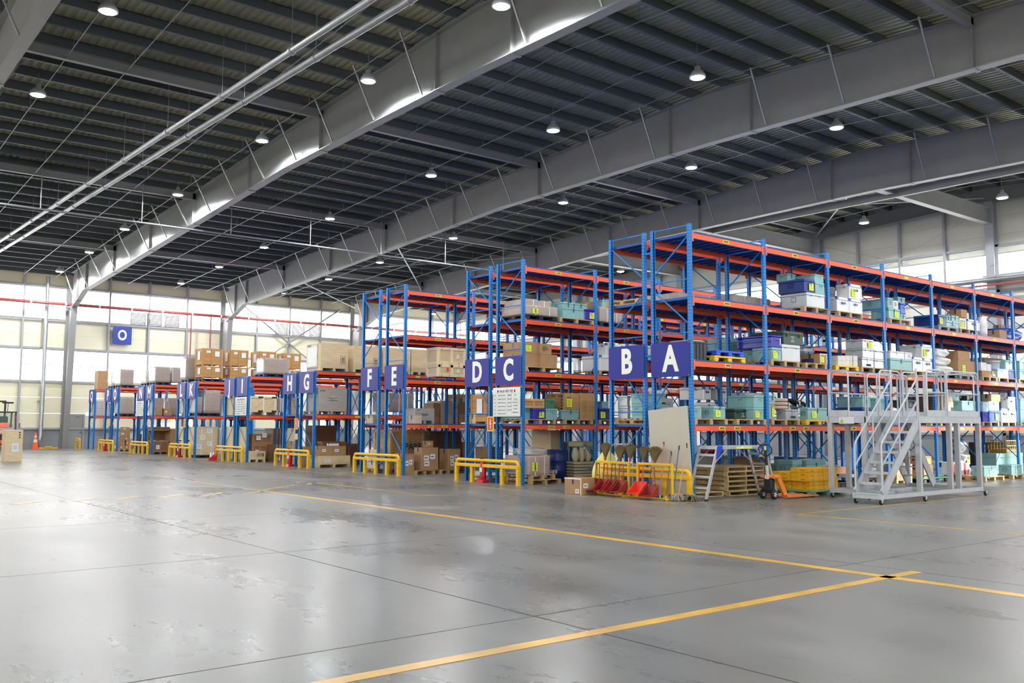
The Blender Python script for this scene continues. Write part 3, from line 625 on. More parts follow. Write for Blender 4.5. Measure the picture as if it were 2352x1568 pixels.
 ('case',(26.13, 13.46, 3.58),(0.59, 0.69, 0.413),'white aluminium case with yellow note on two others, rack A fourth bay, second shelf',{'note': 1}),
 ('pallet',(27.01, 13.44, 3.06),(1.17, 1.1, 0.13),'black plastic pallet, rack A fifth bay, second shelf',{'m': 'dark'}),
 ('sack',(27.16, 13.49, 3.19),(1.12, 0.9, 0.764),'tall pile of white wrapped sacks, rack A fifth bay, second shelf',{'c': 'whitebag'}),
 ('pallet',(28.33, 13.44, 3.06),(1.15, 1.1, 0.13),'grey plastic pallet, rack A fifth bay, second shelf',{'m': 'grey'}),
 ('carton',(28.37, 13.49, 3.19),(1.13, 0.9, 0.445),'large taped carton with yellow note and white bags, rack A fifth bay, second shelf',{'note': 1, 'c': 'kraft'}),
 ('carton',(28.49, 13.54, 3.635),(0.8, 0.9, 0.305),'tall brown carton leaning behind white bags, rack A fifth bay, second shelf',{'c': 'kraft'}),
 ('pallet',(29.84, 13.44, 3.06),(1.05, 1.1, 0.13),'wooden pallet, rack A sixth bay, second shelf, left one',{'m': 'wood'}),
 ('carton',(29.86, 13.46, 3.19),(0.68, 0.6, 0.182),'low brown carton under white boxes, rack A sixth bay, second shelf',{'c': 'kraft'}),
 ('carton',(29.81, 13.46, 3.372),(0.39, 0.5, 0.265),'tall white carton on a low brown carton, rack A sixth bay, second shelf',{'c': 'whitebox'}),
 ('carton',(30.24, 13.46, 3.372),(0.28, 0.5, 0.225),'narrow white carton on a low brown carton, rack A sixth bay, second shelf',{'c': 'whitebox'}),
 ('pallet',(30.97, 13.44, 3.06),(1.35, 1.1, 0.13),'wooden pallet, rack A sixth bay, second shelf, right one',{'m': 'wood'}),
 ('trunk',(30.52, 13.46, 3.19),(0.36, 0.6, 0.289),'navy trunk with yellow note beside pale trunks, rack A sixth bay, second shelf',{'note': 1, 'c': 'navy'}),
 ('trunk',(30.95, 13.46, 3.19),(0.36, 0.6, 0.291),'pale blue steel trunk beside the navy trunk, rack A sixth bay, second shelf',{'c': 'paleblue'}),
 ('trunk',(31.32, 13.46, 3.19),(0.45, 0.6, 0.297),'blue and white steel trunk under a bucket, rack A sixth bay, second shelf',{'c': 'paleblue'}),
 ('trunk',(31.78, 13.46, 3.19),(0.47, 0.6, 0.303),'deep blue steel trunk under a pale box, rack A sixth bay, second shelf',{'c': 'navy'}),
 ('bucket',(30.96, 13.54, 3.487),(0.75, 0.5, 0.267),'white plastic bucket on pale trunks, rack A sixth bay, second shelf'),
 ('trunk',(31.63, 13.49, 3.493),(0.64, 0.5, 0.302),'pale teal box on a deep blue trunk, rack A sixth bay, second shelf',{'c': 'teal'}),
 ('trunk',(32.59, 13.46, 3.19),(0.59, 0.7, 0.32),'pale teal trunk cut by the picture edge, rack A seventh bay, second shelf',{'c': 'teal'}),
 ('trunk',(32.62, 13.46, 3.51),(0.59, 0.7, 0.314),'upper pale teal trunk cut by the picture edge, rack A seventh bay, second shelf',{'c': 'teal'}),
 ('pallet',(32.47, 13.44, 3.06),(1.18, 1.1, 0.13),'wooden pallet, rack A seventh bay, second shelf',{'m': 'wood'}),
 ('carton',(33.29, 14.91, 3.56),(2.26, 0.6, 0.478),'long flat brown carton behind the bucket, rack B seventh bay, second shelf',{'c': 'kraft'}),
 ('pallet',(15.99, 13.44, 1.63),(1.15, 1.1, 0.13),'wooden pallet, rack A first bay, lowest shelf, left one',{'m': 'wood'}),
 ('trunk',(16.03, 13.59, 1.76),(0.34, 1.0, 0.266),'teal steel trunk against the end post, rack A first bay, lowest shelf',{'c': 'teal'}),
 ('trunk',(16.68, 13.46, 1.76),(0.42, 0.38, 0.278),'teal steel trunk with yellow note and square handle, rack A first bay, lowest shelf',{'note': 1, 'c': 'teal'}),
 ('case',(18.09, 14.91, 2.25),(0.26, 0.8, 0.316),'white aluminium case, left of two on another case, rack B first bay, lowest shelf'),
 ('case',(18.58, 14.91, 2.25),(0.47, 0.34, 0.335),'white aluminium case, right of two on another case, rack B second bay, lowest shelf'),
 ('case',(18.52, 14.86, 1.76),(0.42, 0.71, 0.435),'long white aluminium case under two others, rack B second bay, lowest shelf'),
 ('pallet',(17.66, 14.81, 1.63),(1.21, 1.1, 0.13),'wooden pallet, rack B first bay, lowest shelf, right one',{'m': 'wood'}),
 ('pallet',(17.47, 13.44, 1.63),(1.12, 1.1, 0.13),'wooden pallet, rack A first bay, lowest shelf, right one',{'m': 'wood'}),
 ('trunk',(18.14, 13.46, 1.76),(0.39, 1.0, 0.272),'lower teal trunk with yellow note beside dark green case, rack A first bay, lowest shelf',{'note': 1, 'c': 'teal'}),
 ('army',(17.73, 13.69, 1.76),(0.65, 0.55, 0.244),'dark green latched case with white lettering, rack A first bay, lowest shelf'),
 ('trunk',(18.15, 13.46, 2.032),(0.39, 0.78, 0.294),'long teal steel trunk resting over the dark green case, rack A first bay, lowest shelf',{'c': 'teal'}),
 ('carton',(19.8, 14.96, 2.38),(0.73, 0.5, 0.08),'flat white box lid behind the long teal trunk, rack B second bay, lowest shelf',{'c': 'whitebox'}),
 ('pallet',(18.81, 13.44, 1.63),(1.15, 1.1, 0.13),'wooden pallet, rack A second bay, lowest shelf',{'m': 'wood'}),
 ('trunk',(18.73, 13.46, 1.76),(0.25, 0.6, 0.438),'upright grey steel box with yellow note, rack A second bay, lowest shelf',{'note': 1, 'c': 'grey'}),
 ('trunk',(18.74, 13.46, 2.198),(0.27, 0.6, 0.152),'small teal box on the upright grey box, rack A second bay, lowest shelf',{'c': 'teal'}),
 ('trunk',(19.4, 13.46, 1.76),(0.55, 0.29, 0.254),'grey steel trunk stencilled with black letters, rack A second bay, lowest shelf',{'mark': 'DEMO', 'c': 'grey'}),
 ('coil',(19.17, 13.5, 2.014),(0.67, 0.75, 0.275),'upper film-wrapped brown ring packs on the grey trunk, rack A second bay, lowest shelf'),
 ('pallet',(20.22, 13.44, 1.63),(1.2, 1.1, 0.13),'yellow plastic pallet, rack A second bay, lowest shelf',{'m': 'yellow'}),
 ('trunk',(20.33, 13.46, 1.76),(0.85, 0.25, 0.309),'wide teal steel trunk with yellow note on yellow pallet, rack A second bay, lowest shelf',{'note': 1, 'c': 'teal'}),
 ('trunk',(20.82, 13.94, 2.069),(0.22, 0.4, 0.08),'small teal lid box amid black hoses, rack A second bay, lowest shelf',{'c': 'teal'}),
 ('hose',(19.99, 13.59, 2.069),(0.71, 0.5, 0.171),'black ribbed hose heaped on a teal trunk, rack A second bay, lowest shelf'),
 ('pallet',(22.79, 13.44, 1.63),(0.7, 1.1, 0.13),'wooden pallet, rack A third bay, lowest shelf, left one',{'m': 'wood'}),
 ('trunk',(22.84, 13.46, 1.76),(0.41, 0.82, 0.346),'long navy steel trunk under a teal trunk, rack A third bay, lowest shelf',{'c': 'navy'}),
 ('trunk',(22.87, 13.46, 2.106),(0.4, 0.79, 0.308),'long teal steel trunk on the navy trunk, rack A third bay, lowest shelf',{'c': 'teal'}),
 ('pallet',(23.36, 13.44, 1.63),(0.7, 1.1, 0.13),'wooden pallet, rack A third bay, lowest shelf, right one',{'m': 'wood'}),
 ('trunk',(23.37, 13.46, 1.76),(0.59, 0.8, 0.32),'lower teal steel trunk with yellow note behind the platform, rack A third bay, lowest shelf',{'note': 1, 'c': 'teal'}),
 ('trunk',(23.59, 13.49, 2.08),(0.56, 0.8, 0.3),'upper pale teal steel trunk behind the platform, rack A third bay, lowest shelf',{'c': 'teal'}),
 ('bucket',(24.41, 13.54, 1.63),(0.22, 0.3, 0.497),'small orange bucket behind the rolling stairs, rack A fourth bay, lowest shelf',{'c': 'orange'}),
 ('sack',(24.65, 13.54, 1.63),(0.44, 0.6, 0.483),'white sack beside the orange bucket, rack A fourth bay, lowest shelf',{'c': 'whitebag'}),
 ('trunk',(25.27, 13.54, 1.63),(0.51, 0.7, 0.495),'grey steel box under a black case, rack A fourth bay, lowest shelf',{'c': 'grey'}),
 ('army',(25.32, 13.56, 2.125),(0.53, 0.7, 0.237),'black latched case behind the stair rails, rack A fourth bay, lowest shelf'),
 ('carton',(27.44, 13.46, 1.76),(0.29, 0.6, 0.42),'white carton under two pale cartons, rack A fifth bay, lowest shelf',{'c': 'whitebox'}),
 ('carton',(27.47, 13.46, 2.18),(0.43, 0.9, 0.187),'lower pale carton beside a teal trunk, rack A fifth bay, lowest shelf',{'c': 'palekraft'}),
 ('carton',(27.48, 13.46, 2.366),(0.38, 0.9, 0.205),'upper pale carton beside a teal trunk, rack A fifth bay, lowest shelf',{'c': 'palekraft'}),
 ('carton',(26.97, 13.59, 1.76),(0.46, 0.9, 0.817),'large dark brown carton behind the stair rails, rack A fifth bay, lowest shelf',{'c': 'darkkraft'}),
 ('pallet',(26.46, 13.44, 1.63),(1.29, 1.1, 0.13),'wooden pallet, rack A fifth bay, lowest shelf, left one',{'m': 'wood'}),
 ('pallet',(28.01, 13.44, 1.63),(1.02, 1.1, 0.13),'wooden pallet, rack A fifth bay, lowest shelf, right one',{'m': 'wood'}),
 ('trunk',(28.49, 13.46, 1.76),(0.88, 0.8, 0.335),'navy trunk at the bottom behind the platform rail, rack A fifth bay, lowest shelf',{'c': 'navy'}),
 ('trunk',(28.45, 13.46, 2.095),(0.87, 0.27, 0.305),'wide teal trunk on a navy one behind platform rail, rack A fifth bay, lowest shelf',{'c': 'teal'}),
 ('trunk',(29.17, 14.09, 2.29),(0.51, 0.4, 0.416),'upright teal trunk at the back behind the platform rail, rack A fifth bay, lowest shelf',{'c': 'teal'}),
 ('bin',(29.81, 13.94, 2.399),(0.79, 0.5, 0.242),'black crate at the back behind the platform rail, rack A sixth bay, lowest shelf'),
 ('trunk',(27.75, 13.46, 1.76),(0.41, 0.5, 0.322),'small pale teal box at the shelf edge, rack A fifth bay, lowest shelf',{'c': 'teal'}),
 ('pallet',(29.74, 13.44, 1.63),(1.14, 1.1, 0.13),'wooden pallet, rack A sixth bay, lowest shelf, left one',{'m': 'wood'}),
 ('trunk',(29.8, 13.46, 1.76),(0.36, 0.7, 0.319),'slim purple-blue trunk below a pale one, rack A sixth bay, lowest shelf',{'c': 'purple'}),
 ('trunk',(29.84, 13.46, 2.079),(0.38, 0.7, 0.295),'slim pale blue trunk on a purple-blue one, rack A sixth bay, lowest shelf',{'c': 'paleblue'}),
 ('trunk',(30.25, 13.46, 1.76),(0.8, 0.7, 0.357),'blue and white trunk with yellow note, rack A sixth bay, lowest shelf',{'note': 1, 'c': 'blue'}),
 ('trunk',(30.26, 13.47, 2.117),(0.74, 0.7, 0.298),'pale blue steel trunk under a brown carton, rack A sixth bay, lowest shelf',{'c': 'paleblue'}),
 ('carton',(30.48, 13.49, 2.415),(0.66, 0.29, 0.23),'brown carton with yellow note on a pale trunk, rack A sixth bay, lowest shelf',{'c': 'kraft', 'lnote': 1}),
 ('pallet',(31.02, 13.44, 1.63),(1.1, 1.1, 0.13),'wooden pallet, rack A sixth bay, lowest shelf, right one',{'m': 'wood'}),
 ('case',(31.08, 13.46, 1.76),(0.51, 0.8, 0.44),'white aluminium case, lower left of three, rack A sixth bay, lowest shelf'),
 ('case',(31.65, 13.46, 1.76),(0.55, 0.8, 0.45),'white aluminium case, lower right of three, rack A sixth bay, lowest shelf'),
 ('case',(31.62, 13.46, 2.21),(0.62, 0.24, 0.378),'tall white aluminium case on two others, rack A sixth bay, lowest shelf'),
 ('trunk',(32.52, 13.46, 1.76),(0.78, 0.8, 0.521),'lower pale teal trunk cut by the picture edge, rack A seventh bay, lowest shelf',{'c': 'teal'}),
 ('trunk',(32.55, 13.46, 2.281),(0.79, 0.8, 0.265),'upper pale teal trunk cut by the picture edge, rack A seventh bay, lowest shelf',{'c': 'teal'}),
 ('pallet',(32.45, 13.44, 1.63),(1.11, 1.1, 0.13),'wooden pallet, rack A seventh bay, lowest shelf',{'m': 'wood'}),
 ('pallet',(20.67, 13.79, 0),(1.17, 1.1, 0.13),'wooden pallet behind the yellow blocks, rack A second bay, floor level',{'m': 'wood'}),
 ('trunk',(20.25, 13.89, 0.13),(0.43, 0.55, 0.613),'teal steel trunk behind yellow blocks, rack A second bay, floor level',{'note': 1, 'c': 'teal'}),
 ('trunk',(20.72, 13.79, 0.13),(0.87, 0.5, 0.619),'wide teal steel trunk behind yellow blocks, rack A second bay, floor level',{'c': 'teal'}),
 ('trunk',(22.3, 14.91, 0.13),(0.4, 1.0, 0.618),'navy steel trunk behind teal ones, rack B third bay, floor level',{'c': 'navy'}),
 ('carton',(22.37, 13.69, 0.25),(0.37, 0.5, 0.089),'white carton with black logo beside the aluminium platform, rack A third bay, floor level',{'c': 'whitebox', 'mark': 'logo'}),
 ('carton',(22.45, 14.04, 0.3),(0.48, 0.56, 0.221),'opened brown carton beside yellow blocks, rack A third bay, floor level',{'c': 'kraft'}),
 ('bin',(21.79, 13.64, 0),(0.95, 0.7, 0.153),'dark grey tub holding a white logo carton, rack A third bay, floor level'),
 ('carton',(19.22, 14.91, 0.13),(1.35, 0.9, 0.665),'dark brown carton behind the pallet stacks, rack B second bay, floor level',{'c': 'darkkraft'}),
 ('bin',(19.13, 13.74, 0),(0.29, 0.5, 0.686),'dark green bin behind the work platform, rack A second bay, floor level'),
 ('pallet',(24.44, 13.44, 0),(0.85, 1.1, 0.13),'wooden pallet, rack A fourth bay, floor level',{'m': 'wood'}),
 ('carton',(24.49, 13.46, 0.13),(0.2, 0.5, 0.254),'tan carton behind rolling stairs, lower row left, rack A fourth bay, floor level',{'c': 'kraft'}),
 ('carton',(24.5, 13.46, 0.384),(0.2, 0.5, 0.224),'tan carton behind rolling stairs, upper row left, rack A fourth bay, floor level',{'c': 'kraft'}),
 ('carton',(24.7, 13.46, 0.13),(0.28, 0.5, 0.248),'tan carton behind rolling stairs, lower row middle, rack A fourth bay, floor level',{'c': 'kraft'}),
 ('carton',(24.72, 13.46, 0.378),(0.28, 0.5, 0.205),'tan carton behind rolling stairs, upper row middle, rack A fourth bay, floor level',{'c': 'kraft'}),
 ('carton',(25.01, 13.46, 0.13),(0.33, 0.5, 0.24),'tan carton behind rolling stairs, lower row right, rack A fourth bay, floor level',{'c': 'kraft'}),
 ('carton',(25.02, 13.46, 0.37),(0.33, 0.5, 0.186),'tan carton behind rolling stairs, upper row right, rack A fourth bay, floor level',{'c': 'kraft'}),
 ('pallet',(25.95, 13.44, 0),(0.82, 1.1, 0.13),'black plastic pallet, rack A fourth bay, floor level',{'m': 'dark'}),
 ('carton',(25.99, 13.46, 0.13),(0.54, 0.6, 0.372),'pale brown carton with yellow note on black pallet, rack A fourth bay, floor level',{'c': 'kraft'}),
 ('carton',(25.99, 13.46, 0.502),(0.47, 0.6, 0.254),'dark carton on a pale carton with note, rack A fourth bay, floor level',{'note': 1, 'c': 'kraft'}),
 ('carton',(28.08, 13.44, 0.16),(0.66, 0.5, 0.348),'red and white striped carton on green trolley, rack A fifth bay, floor level',{'c': 'whitebox', 'mark': 'redstripes'}),
 ('carton',(27.63, 13.54, 0.16),(0.6, 0.5, 0.377),'red and white carton, rear one on green trolley, rack A fifth bay, floor level',{'c': 'whitebox', 'mark': 'redstripes'}),
 ('sack',(29.43, 14.06, 0),(0.95, 0.54, 1.191),'heap of silver foil-wrapped parts, rack A sixth bay, floor level',{'c': 'foil'}),
 ('pallet',(28.21, 12.74, 0),(1.25, 1.0, 0.13),'wooden pallet, rack A fifth bay, floor level',{'m': 'wood'}),
 ('trunk',(28.18, 12.76, 0.13),(0.89, 0.38, 0.312),'teal steel trunk with white strap, left pallet, rack A fifth bay, floor level',{'strap': 1, 'c': 'teal'}),
 ('pallet',(30.05, 12.74, 0),(1.36, 1.0, 0.13),'wooden pallet, rack A sixth bay, floor level',{'m': 'wood'}),
 ('trunk',(30.02, 12.76, 0.13),(0.75, 0.4, 0.308),'teal steel trunk with white strap, right pallet, rack A sixth bay, floor level',{'strap': 1, 'c': 'teal'}),
 ('trunk',(31.7, 13.94, 0),(2.02, 0.5, 0.731),'big plain teal steel chest behind strapped trunks, rack A seventh bay, floor level',{'plain': 1, 'c': 'teal'}),
 ('carton',(33.36, 14.91, 0),(1.28, 0.7, 1.061),'brown carton stack deep under the rack, rack B seventh bay, floor level',{'c': 'darkkraft'}),
 ('basket',(32.58, 13.99, 0.45),(1.06, 0.6, 0.696),'yellow plastic basket, rack A seventh bay, floor level'),
 ('pallet',(15.99, 14.81, 1.63),(0.7, 1.1, 0.13),'wooden pallet, rack B first bay, lowest shelf, left one',{'m': 'wood'}),
 ('trunk',(16.04, 15.54, 1.76),(0.12, 0.33, 0.305),'lower silver steel trunk beside a teal one, rack B first bay, lowest shelf',{'c': 'silver', 'lh': 1}),
 ('trunk',(16.03, 15.54, 2.065),(0.12, 0.33, 0.249),'upper silver steel trunk beside a teal one, rack B first bay, lowest shelf',{'c': 'silver', 'lh': 1}),
 ('trunk',(15.99, 15.0, 1.76),(0.81, 0.37, 0.348),'lower teal steel trunk with square handle, rack B first bay, lowest shelf',{'lh': 1, 'c': 'teal'}),
 ('trunk',(15.99, 15.01, 2.108),(0.83, 0.37, 0.244),'upper teal steel trunk with square handle, rack B first bay, lowest shelf',{'lh': 1, 'c': 'teal'}),
 ('trunk',(16.66, 15.01, 1.76),(0.43, 0.6, 0.494),'grey steel trunk stencilled with black letters, rack B first bay, lowest shelf',{'c': 'grey'}),
 ('carton',(16.48, 14.91, 2.352),(0.28, 0.35, 0.082),'white carton with black letters on teal trunks, rack B first bay, lowest shelf',{'c': 'whitebox'}),
 ('case',(15.99, 15.49, 3.19),(0.91, 0.48, 0.36),'white aluminium case above the letter sign, rack B first bay, second shelf'),
 ('pallet',(15.99, 15.11, 4.49),(1.46, 1.1, 0.13),'wooden pallet, rack B first bay, third shelf',{'m': 'wood'}),
 ('pallet',(15.99, 19.29, 4.49),(1.15, 1.1, 0.13),'black plastic pallet, rack C first bay, third shelf',{'m': 'dark'}),
 ('wrapped',(15.99, 19.31, 4.62),(1.19, 1.05, 0.253),'cardboard load with yellow note in clear stretch film, rack C first bay, third shelf',{'note': 1}),
 ('wrapped',(16.08, 19.44, 4.873),(0.95, 0.9, 0.182),'pale flat cartons in film on a wrapped load, rack C first bay, third shelf'),
 ('pallet',(17.24, 19.29, 4.49),(1.33, 1.1, 0.13),'wooden pallet, rack C first bay, third shelf',{'m': 'wood'}),
 ('trunk',(17.37, 19.31, 4.62),(0.83, 0.43, 0.307),'large teal steel trunk under two shallow ones, rack C first bay, third shelf',{'c': 'teal'}),
 ('trunk',(17.37, 19.31, 4.927),(0.43, 0.6, 0.144),'shallow teal trunk, left on the large one, rack C first bay, third shelf',{'c': 'teal'}),
 ('trunk',(17.82, 19.31, 4.927),(0.5, 0.6, 0.145),'shallow teal trunk, right on the large one, rack C first bay, third shelf',{'c': 'teal'}),
 ('chest',(18.21, 19.31, 4.62),(0.45, 0.7, 0.314),'deep blue box with yellow note, rack C first bay, third shelf',{'note': 1, 'c': 'purple'}),
 ('carton',(18.68, 19.79, 4.99),(0.43, 0.5, 0.244),'crumpled brown carton at the back, rack C second bay, third shelf',{'c': 'kraft'}),
 ('pallet',(18.79, 19.29, 4.49),(0.94, 1.1, 0.13),'black plastic pallet, rack C second bay, third shelf',{'m': 'dark'}),
 ('wrapped',(18.81, 19.31, 4.62),(0.94, 1.0, 0.434),'cardboard load in clear stretch film under a teal box, rack C second bay, third shelf'),
 ('trunk',(19.0, 19.39, 5.054),(0.4, 0.5, 0.222),'small teal box on a wrapped load, rack C second bay, third shelf',{'c': 'teal'}),
 ('carton',(19.49, 19.39, 5.054),(0.47, 0.6, 0.25),'brown carton beside the small teal box, rack C second bay, third shelf',{'c': 'kraft'}),
 ('pallet',(15.99, 19.29, 3.06),(1.33, 1.1, 0.13),'wooden pallet, rack C first bay, second shelf',{'m': 'wood'}),
 ('carton',(15.99, 19.38, 3.19),(0.58, 0.9, 0.367),'brown carton, lower left of four, rack C first bay, second shelf',{'c': 'kraft'}),
 ('carton',(15.99, 19.38, 3.557),(0.58, 0.9, 0.309),'brown carton with yellow note, upper left of four, rack C first bay, second shelf',{'note': 1, 'c': 'kraft'}),
 ('carton',(16.54, 19.31, 3.19),(0.62, 0.9, 0.358),'brown carton, lower right of four, rack C first bay, second shelf',{'c': 'kraft'}),
 ('carton',(16.52, 19.31, 3.548),(0.43, 0.7, 0.293),'brown carton with handwriting, upper right of four, rack C first bay, second shelf',{'c': 'kraft', 'mark': 'scribble'}),
 ('pallet',(18.77, 19.29, 3.06),(1.01, 1.1, 0.13),'wooden pallet, rack C second bay, second shelf',{'m': 'wood'}),
 ('case',(18.82, 19.31, 3.19),(0.98, 0.79, 0.445),'large white aluminium case below another, rack C second bay, second shelf'),
 ('case',(19.34, 19.59, 3.635),(0.37, 0.5, 0.401),'white aluminium case standing on a larger one, rack C second bay, second shelf'),
 ('pallet',(15.99, 19.29, 1.63),(1.11, 1.1, 0.13),'wooden pallet, rack C first bay, lowest shelf, left one',{'m': 'wood'}),
 ('trunk',(15.99, 19.47, 1.76),(0.44, 0.9, 0.301),'teal steel trunk under the rough board crate, rack C first bay, lowest shelf',{'c': 'teal'}),
 ('trunk',(16.3, 19.31, 1.76),(0.44, 0.9, 0.294),'deep blue steel trunk with yellow note, rack C first bay, lowest shelf',{'note': 1, 'c': 'purple'}),
 ('trunk',(16.75, 19.31, 1.76),(0.43, 0.9, 0.294),'teal steel trunk beside the deep blue one, rack C first bay, lowest shelf',{'c': 'teal'}),
 ('crate',(15.99, 19.38, 2.061),(0.76, 0.8, 0.256),'flat chipboard crate with white label on trunks, rack C first bay, lowest shelf',{'c': 'osb'}),
 ('trunk',(16.76, 19.31, 2.054),(0.31, 0.4, 0.252),'small bottle-green steel box, rack C first bay, lowest shelf',{'c': 'green'}),
 ('pallet',(17.4, 19.29, 1.63),(1.12, 1.1, 0.13),'wooden pallet, rack C first bay, lowest shelf, right one',{'m': 'wood'}),
 ('trunk',(17.34, 19.31, 1.76),(0.65, 0.18, 0.271),'wide teal steel trunk under a big printed carton, rack C first bay, lowest shelf',{'c': 'teal'}),
 ('carton',(17.43, 19.31, 2.031),(0.57, 0.83, 0.469),'big brown printed carton with yellow note, rack C first bay, lowest shelf',{'note': 1, 'c': 'kraft', 'mark': 'letters', 'tape': 1}),
 ('carton',(18.02, 19.31, 1.76),(0.59, 0.9, 0.371),'lower taped brown carton by the second post, rack C first bay, lowest shelf',{'c': 'kraft', 'tape': 1}),
 ('carton',(18.01, 19.31, 2.131),(0.6, 0.9, 0.386),'upper taped brown carton by the second post, rack C first bay, lowest shelf',{'c': 'kraft', 'tape': 1}),
 ('pallet',(18.76, 19.29, 1.63),(1.01, 1.1, 0.13),'wooden pallet, rack C second bay, lowest shelf',{'m': 'wood'}),
 ('trunk',(18.78, 19.31, 1.76),(0.45, 0.9, 0.34),'blue trunk with yellow note under a small teal box, rack C second bay, lowest shelf',{'note': 1, 'c': 'navy'}),
 ('trunk',(18.98, 19.39, 2.1),(0.27, 0.4, 0.203),'small teal box on a blue trunk, rack C second bay, lowest shelf',{'c': 'teal'}),
 ('pallet',(16.16, 19.27, 0),(1.11, 1.1, 0.13),'wooden pallet under another pallet, rack C first bay, floor level',{'m': 'wood'}),
 ('pallet',(16.19, 19.29, 0.13),(0.88, 1.1, 0.13),'wooden pallet stacked on a pallet, rack C first bay, floor level',{'m': 'wood'}),
 ('wrapped',(16.09, 19.29, 0.26),(0.78, 1.0, 0.519),'reddish plywood box with yellow note in torn clear film, rack C first bay, floor level',{'note': 1, 'c': 'ply'}),
 ('sack',(16.09, 19.34, 0.779),(0.85, 0.8, 0.204),'bunched clear film and bags on a plywood box, rack C first bay, floor level',{'c': 'film'}),
 ('wrapped',(17.15, 19.59, 0.26),(0.27, 0.5, 0.097),'small carton in film beside the plywood box, rack C first bay, floor level'),
 ('drum',(17.63, 19.89, 0.0),(0.25, 0.55, 0.9),'dark blue steel drum, rack C first bay, floor level'),
 ('trays',(18.07, 19.64, 0.0),(0.88, 0.8, 0.541),'stack of moulded yellowish trays, rack C first bay, floor level'),
 ('carton',(19.12, 20.83, 0.0),(0.84, 0.8, 0.858),'brown carton stack behind the trays, rack D second bay, floor level',{'c': 'darkkraft'}),
 ('carton',(18.88, 20.83, 0.858),(0.64, 0.8, 0.237),'grey carton with print on a brown stack, rack D second bay, floor level',{'c': 'greybox'}),
 ('crate',(18.25, 20.83, 0.0),(0.44, 0.9, 1.078),'plywood crate behind the blue drum, rack D first bay, floor level'),
 ('crate',(18.25, 20.83, 1.078),(0.45, 0.9, 0.374),'upper plywood crate behind the blue drum, rack D first bay, floor level'),
 ('carton',(15.99, 21.54, 1.63),(0.44, 0.3, 0.289),'white label carton seen through the end frame, rack D first bay, lowest shelf',{'c': 'palekraft'}),
 ('slat',(15.99, 20.97, 1.63),(1.12, 0.8, 0.84),'orange-brown slatted crate seen through the end frame, rack D first bay, lowest shelf'),
 ('carton',(15.99, 20.95, 0.3),(0.47, 0.6, 0.683),'dark brown carton seen through the end frame, rack D first bay, floor level',{'c': 'darkkraft'}),
 ('pallet',(15.98, 20.83, 0),(1.02, 1.1, 0.13),'wooden pallet, rack D first bay, floor level',{'m': 'wood'}),
 ('wrapped',(18.69, 20.83, 4.62),(0.9, 0.9, 0.753),'brown load in film at the back of the pair, rack D second bay, third shelf'),
 ('crate',(17.2, 25.24, 3.18),(1.11, 0.7, 0.405),'lower pale wooden crate with steel straps, rack E first bay, second shelf',{'c': 'strap'}),
 ('crate',(17.19, 25.24, 3.585),(1.11, 0.7, 0.57),'upper pale wooden crate with steel straps, rack E first bay, second shelf',{'c': 'strap', 'skid': 1}),
 ('crate',(16.55, 25.59, 1.73),(0.76, 0.61, 0.406),'grey crate printed with a winged emblem, rack E first bay, lowest shelf',{'c': 'greycrate', 'mark': 'wings', 'skid': 1}),
 ('carton',(16.3, 25.24, 1.63),(0.28, 0.35, 0.269),'tan carton in front of the grey crate, rack E first bay, lowest shelf',{'c': 'palekraft'}),
 ('carton',(15.99, 25.32, 0),(0.37, 0.6, 0.673),'tall tan carton with document pouch by the end post, rack E first bay, floor level',{'c': 'kraft', 'label': 2}),
 ('pallet',(16.36, 25.26, 0),(0.78, 1.1, 0.13),'wooden pallet, rack E first bay, floor level, left one',{'m': 'wood'}),
 ('carton',(16.6, 25.24, 0.13),(0.64, 0.47, 0.735),'big brown carton with white labels under a small box, rack E first bay, floor level',{'c': 'kraft', 'label': 3}),
 ('carton',(16.95, 25.44, 0.865),(0.22, 0.3, 0.21),'small blue and white taped box on a big carton, rack E first bay, floor level',{'c': 'kraft', 'label': 1}),
 ('pallet',(17.32, 25.26, 0),(0.7, 1.1, 0.13),'wooden pallet, rack E first bay, floor level, right one',{'m': 'wood'}),
 ('carton',(17.66, 25.24, 0.13),(0.46, 0.56, 0.675),'big brown carton with white labels by the second post, rack E first bay, floor level',{'c': 'kraft', 'label': 3}),
 ('crate',(16.39, 26.85, 0.12),(1.35, 1.1, 1.324),'tall chipboard crate painted with dark letters, rack F first bay, floor level',{'c': 'osb', 'mark': 'SPARE', 'skid': 1}),
 ('crate',(16.01, 27.05, 0.35),(0.32, 0.5, 0.421),'low pale crate seen through the end frame, rack F first bay, floor level',{'c': 'ply'}),
 ('carton',(15.99, 27.1, 0.13),(0.29, 0.5, 0.265),'small white carton on pallet behind the yellow barrier, rack F first bay, floor level',{'c': 'whitebox'}),
 ('pallet',(16.0, 27.1, 0),(0.7, 1.1, 0.13),'wooden pallet, rack F first bay, floor level',{'m': 'wood'}),
 ('carton',(15.99, 27.34, 1.63),(0.24, 0.5, 0.315),'white framed tan carton seen through the end frame, rack F first bay, lowest shelf',{'c': 'palekraft'}),
 ('crate',(18.45, 26.9, 1.63),(0.75, 0.8, 0.809),'pale plywood box at mid depth, rack F second bay, lowest shelf',{'c': 'ply'}),
 ('slat',(19.25, 26.9, 1.63),(0.67, 0.8, 1.056),'orange-brown slatted crate near the end of view, rack F second bay, lowest shelf'),
 ('carton',(18.14, 26.9, 1.63),(0.27, 0.6, 0.727),'tan carton beside the pale plywood box, rack F first bay, lowest shelf',{'c': 'kraft'}),
 ('carton',(18.31, 27.0, 0),(1.12, 0.8, 1.376),'dark carton stack behind the big cartons, rack F second bay, floor level',{'c': 'darkkraft'}),
 ('carton',(19.47, 27.0, 0),(0.44, 0.8, 0.988),'brown carton behind the second big carton, rack F second bay, floor level',{'c': 'kraft'}),
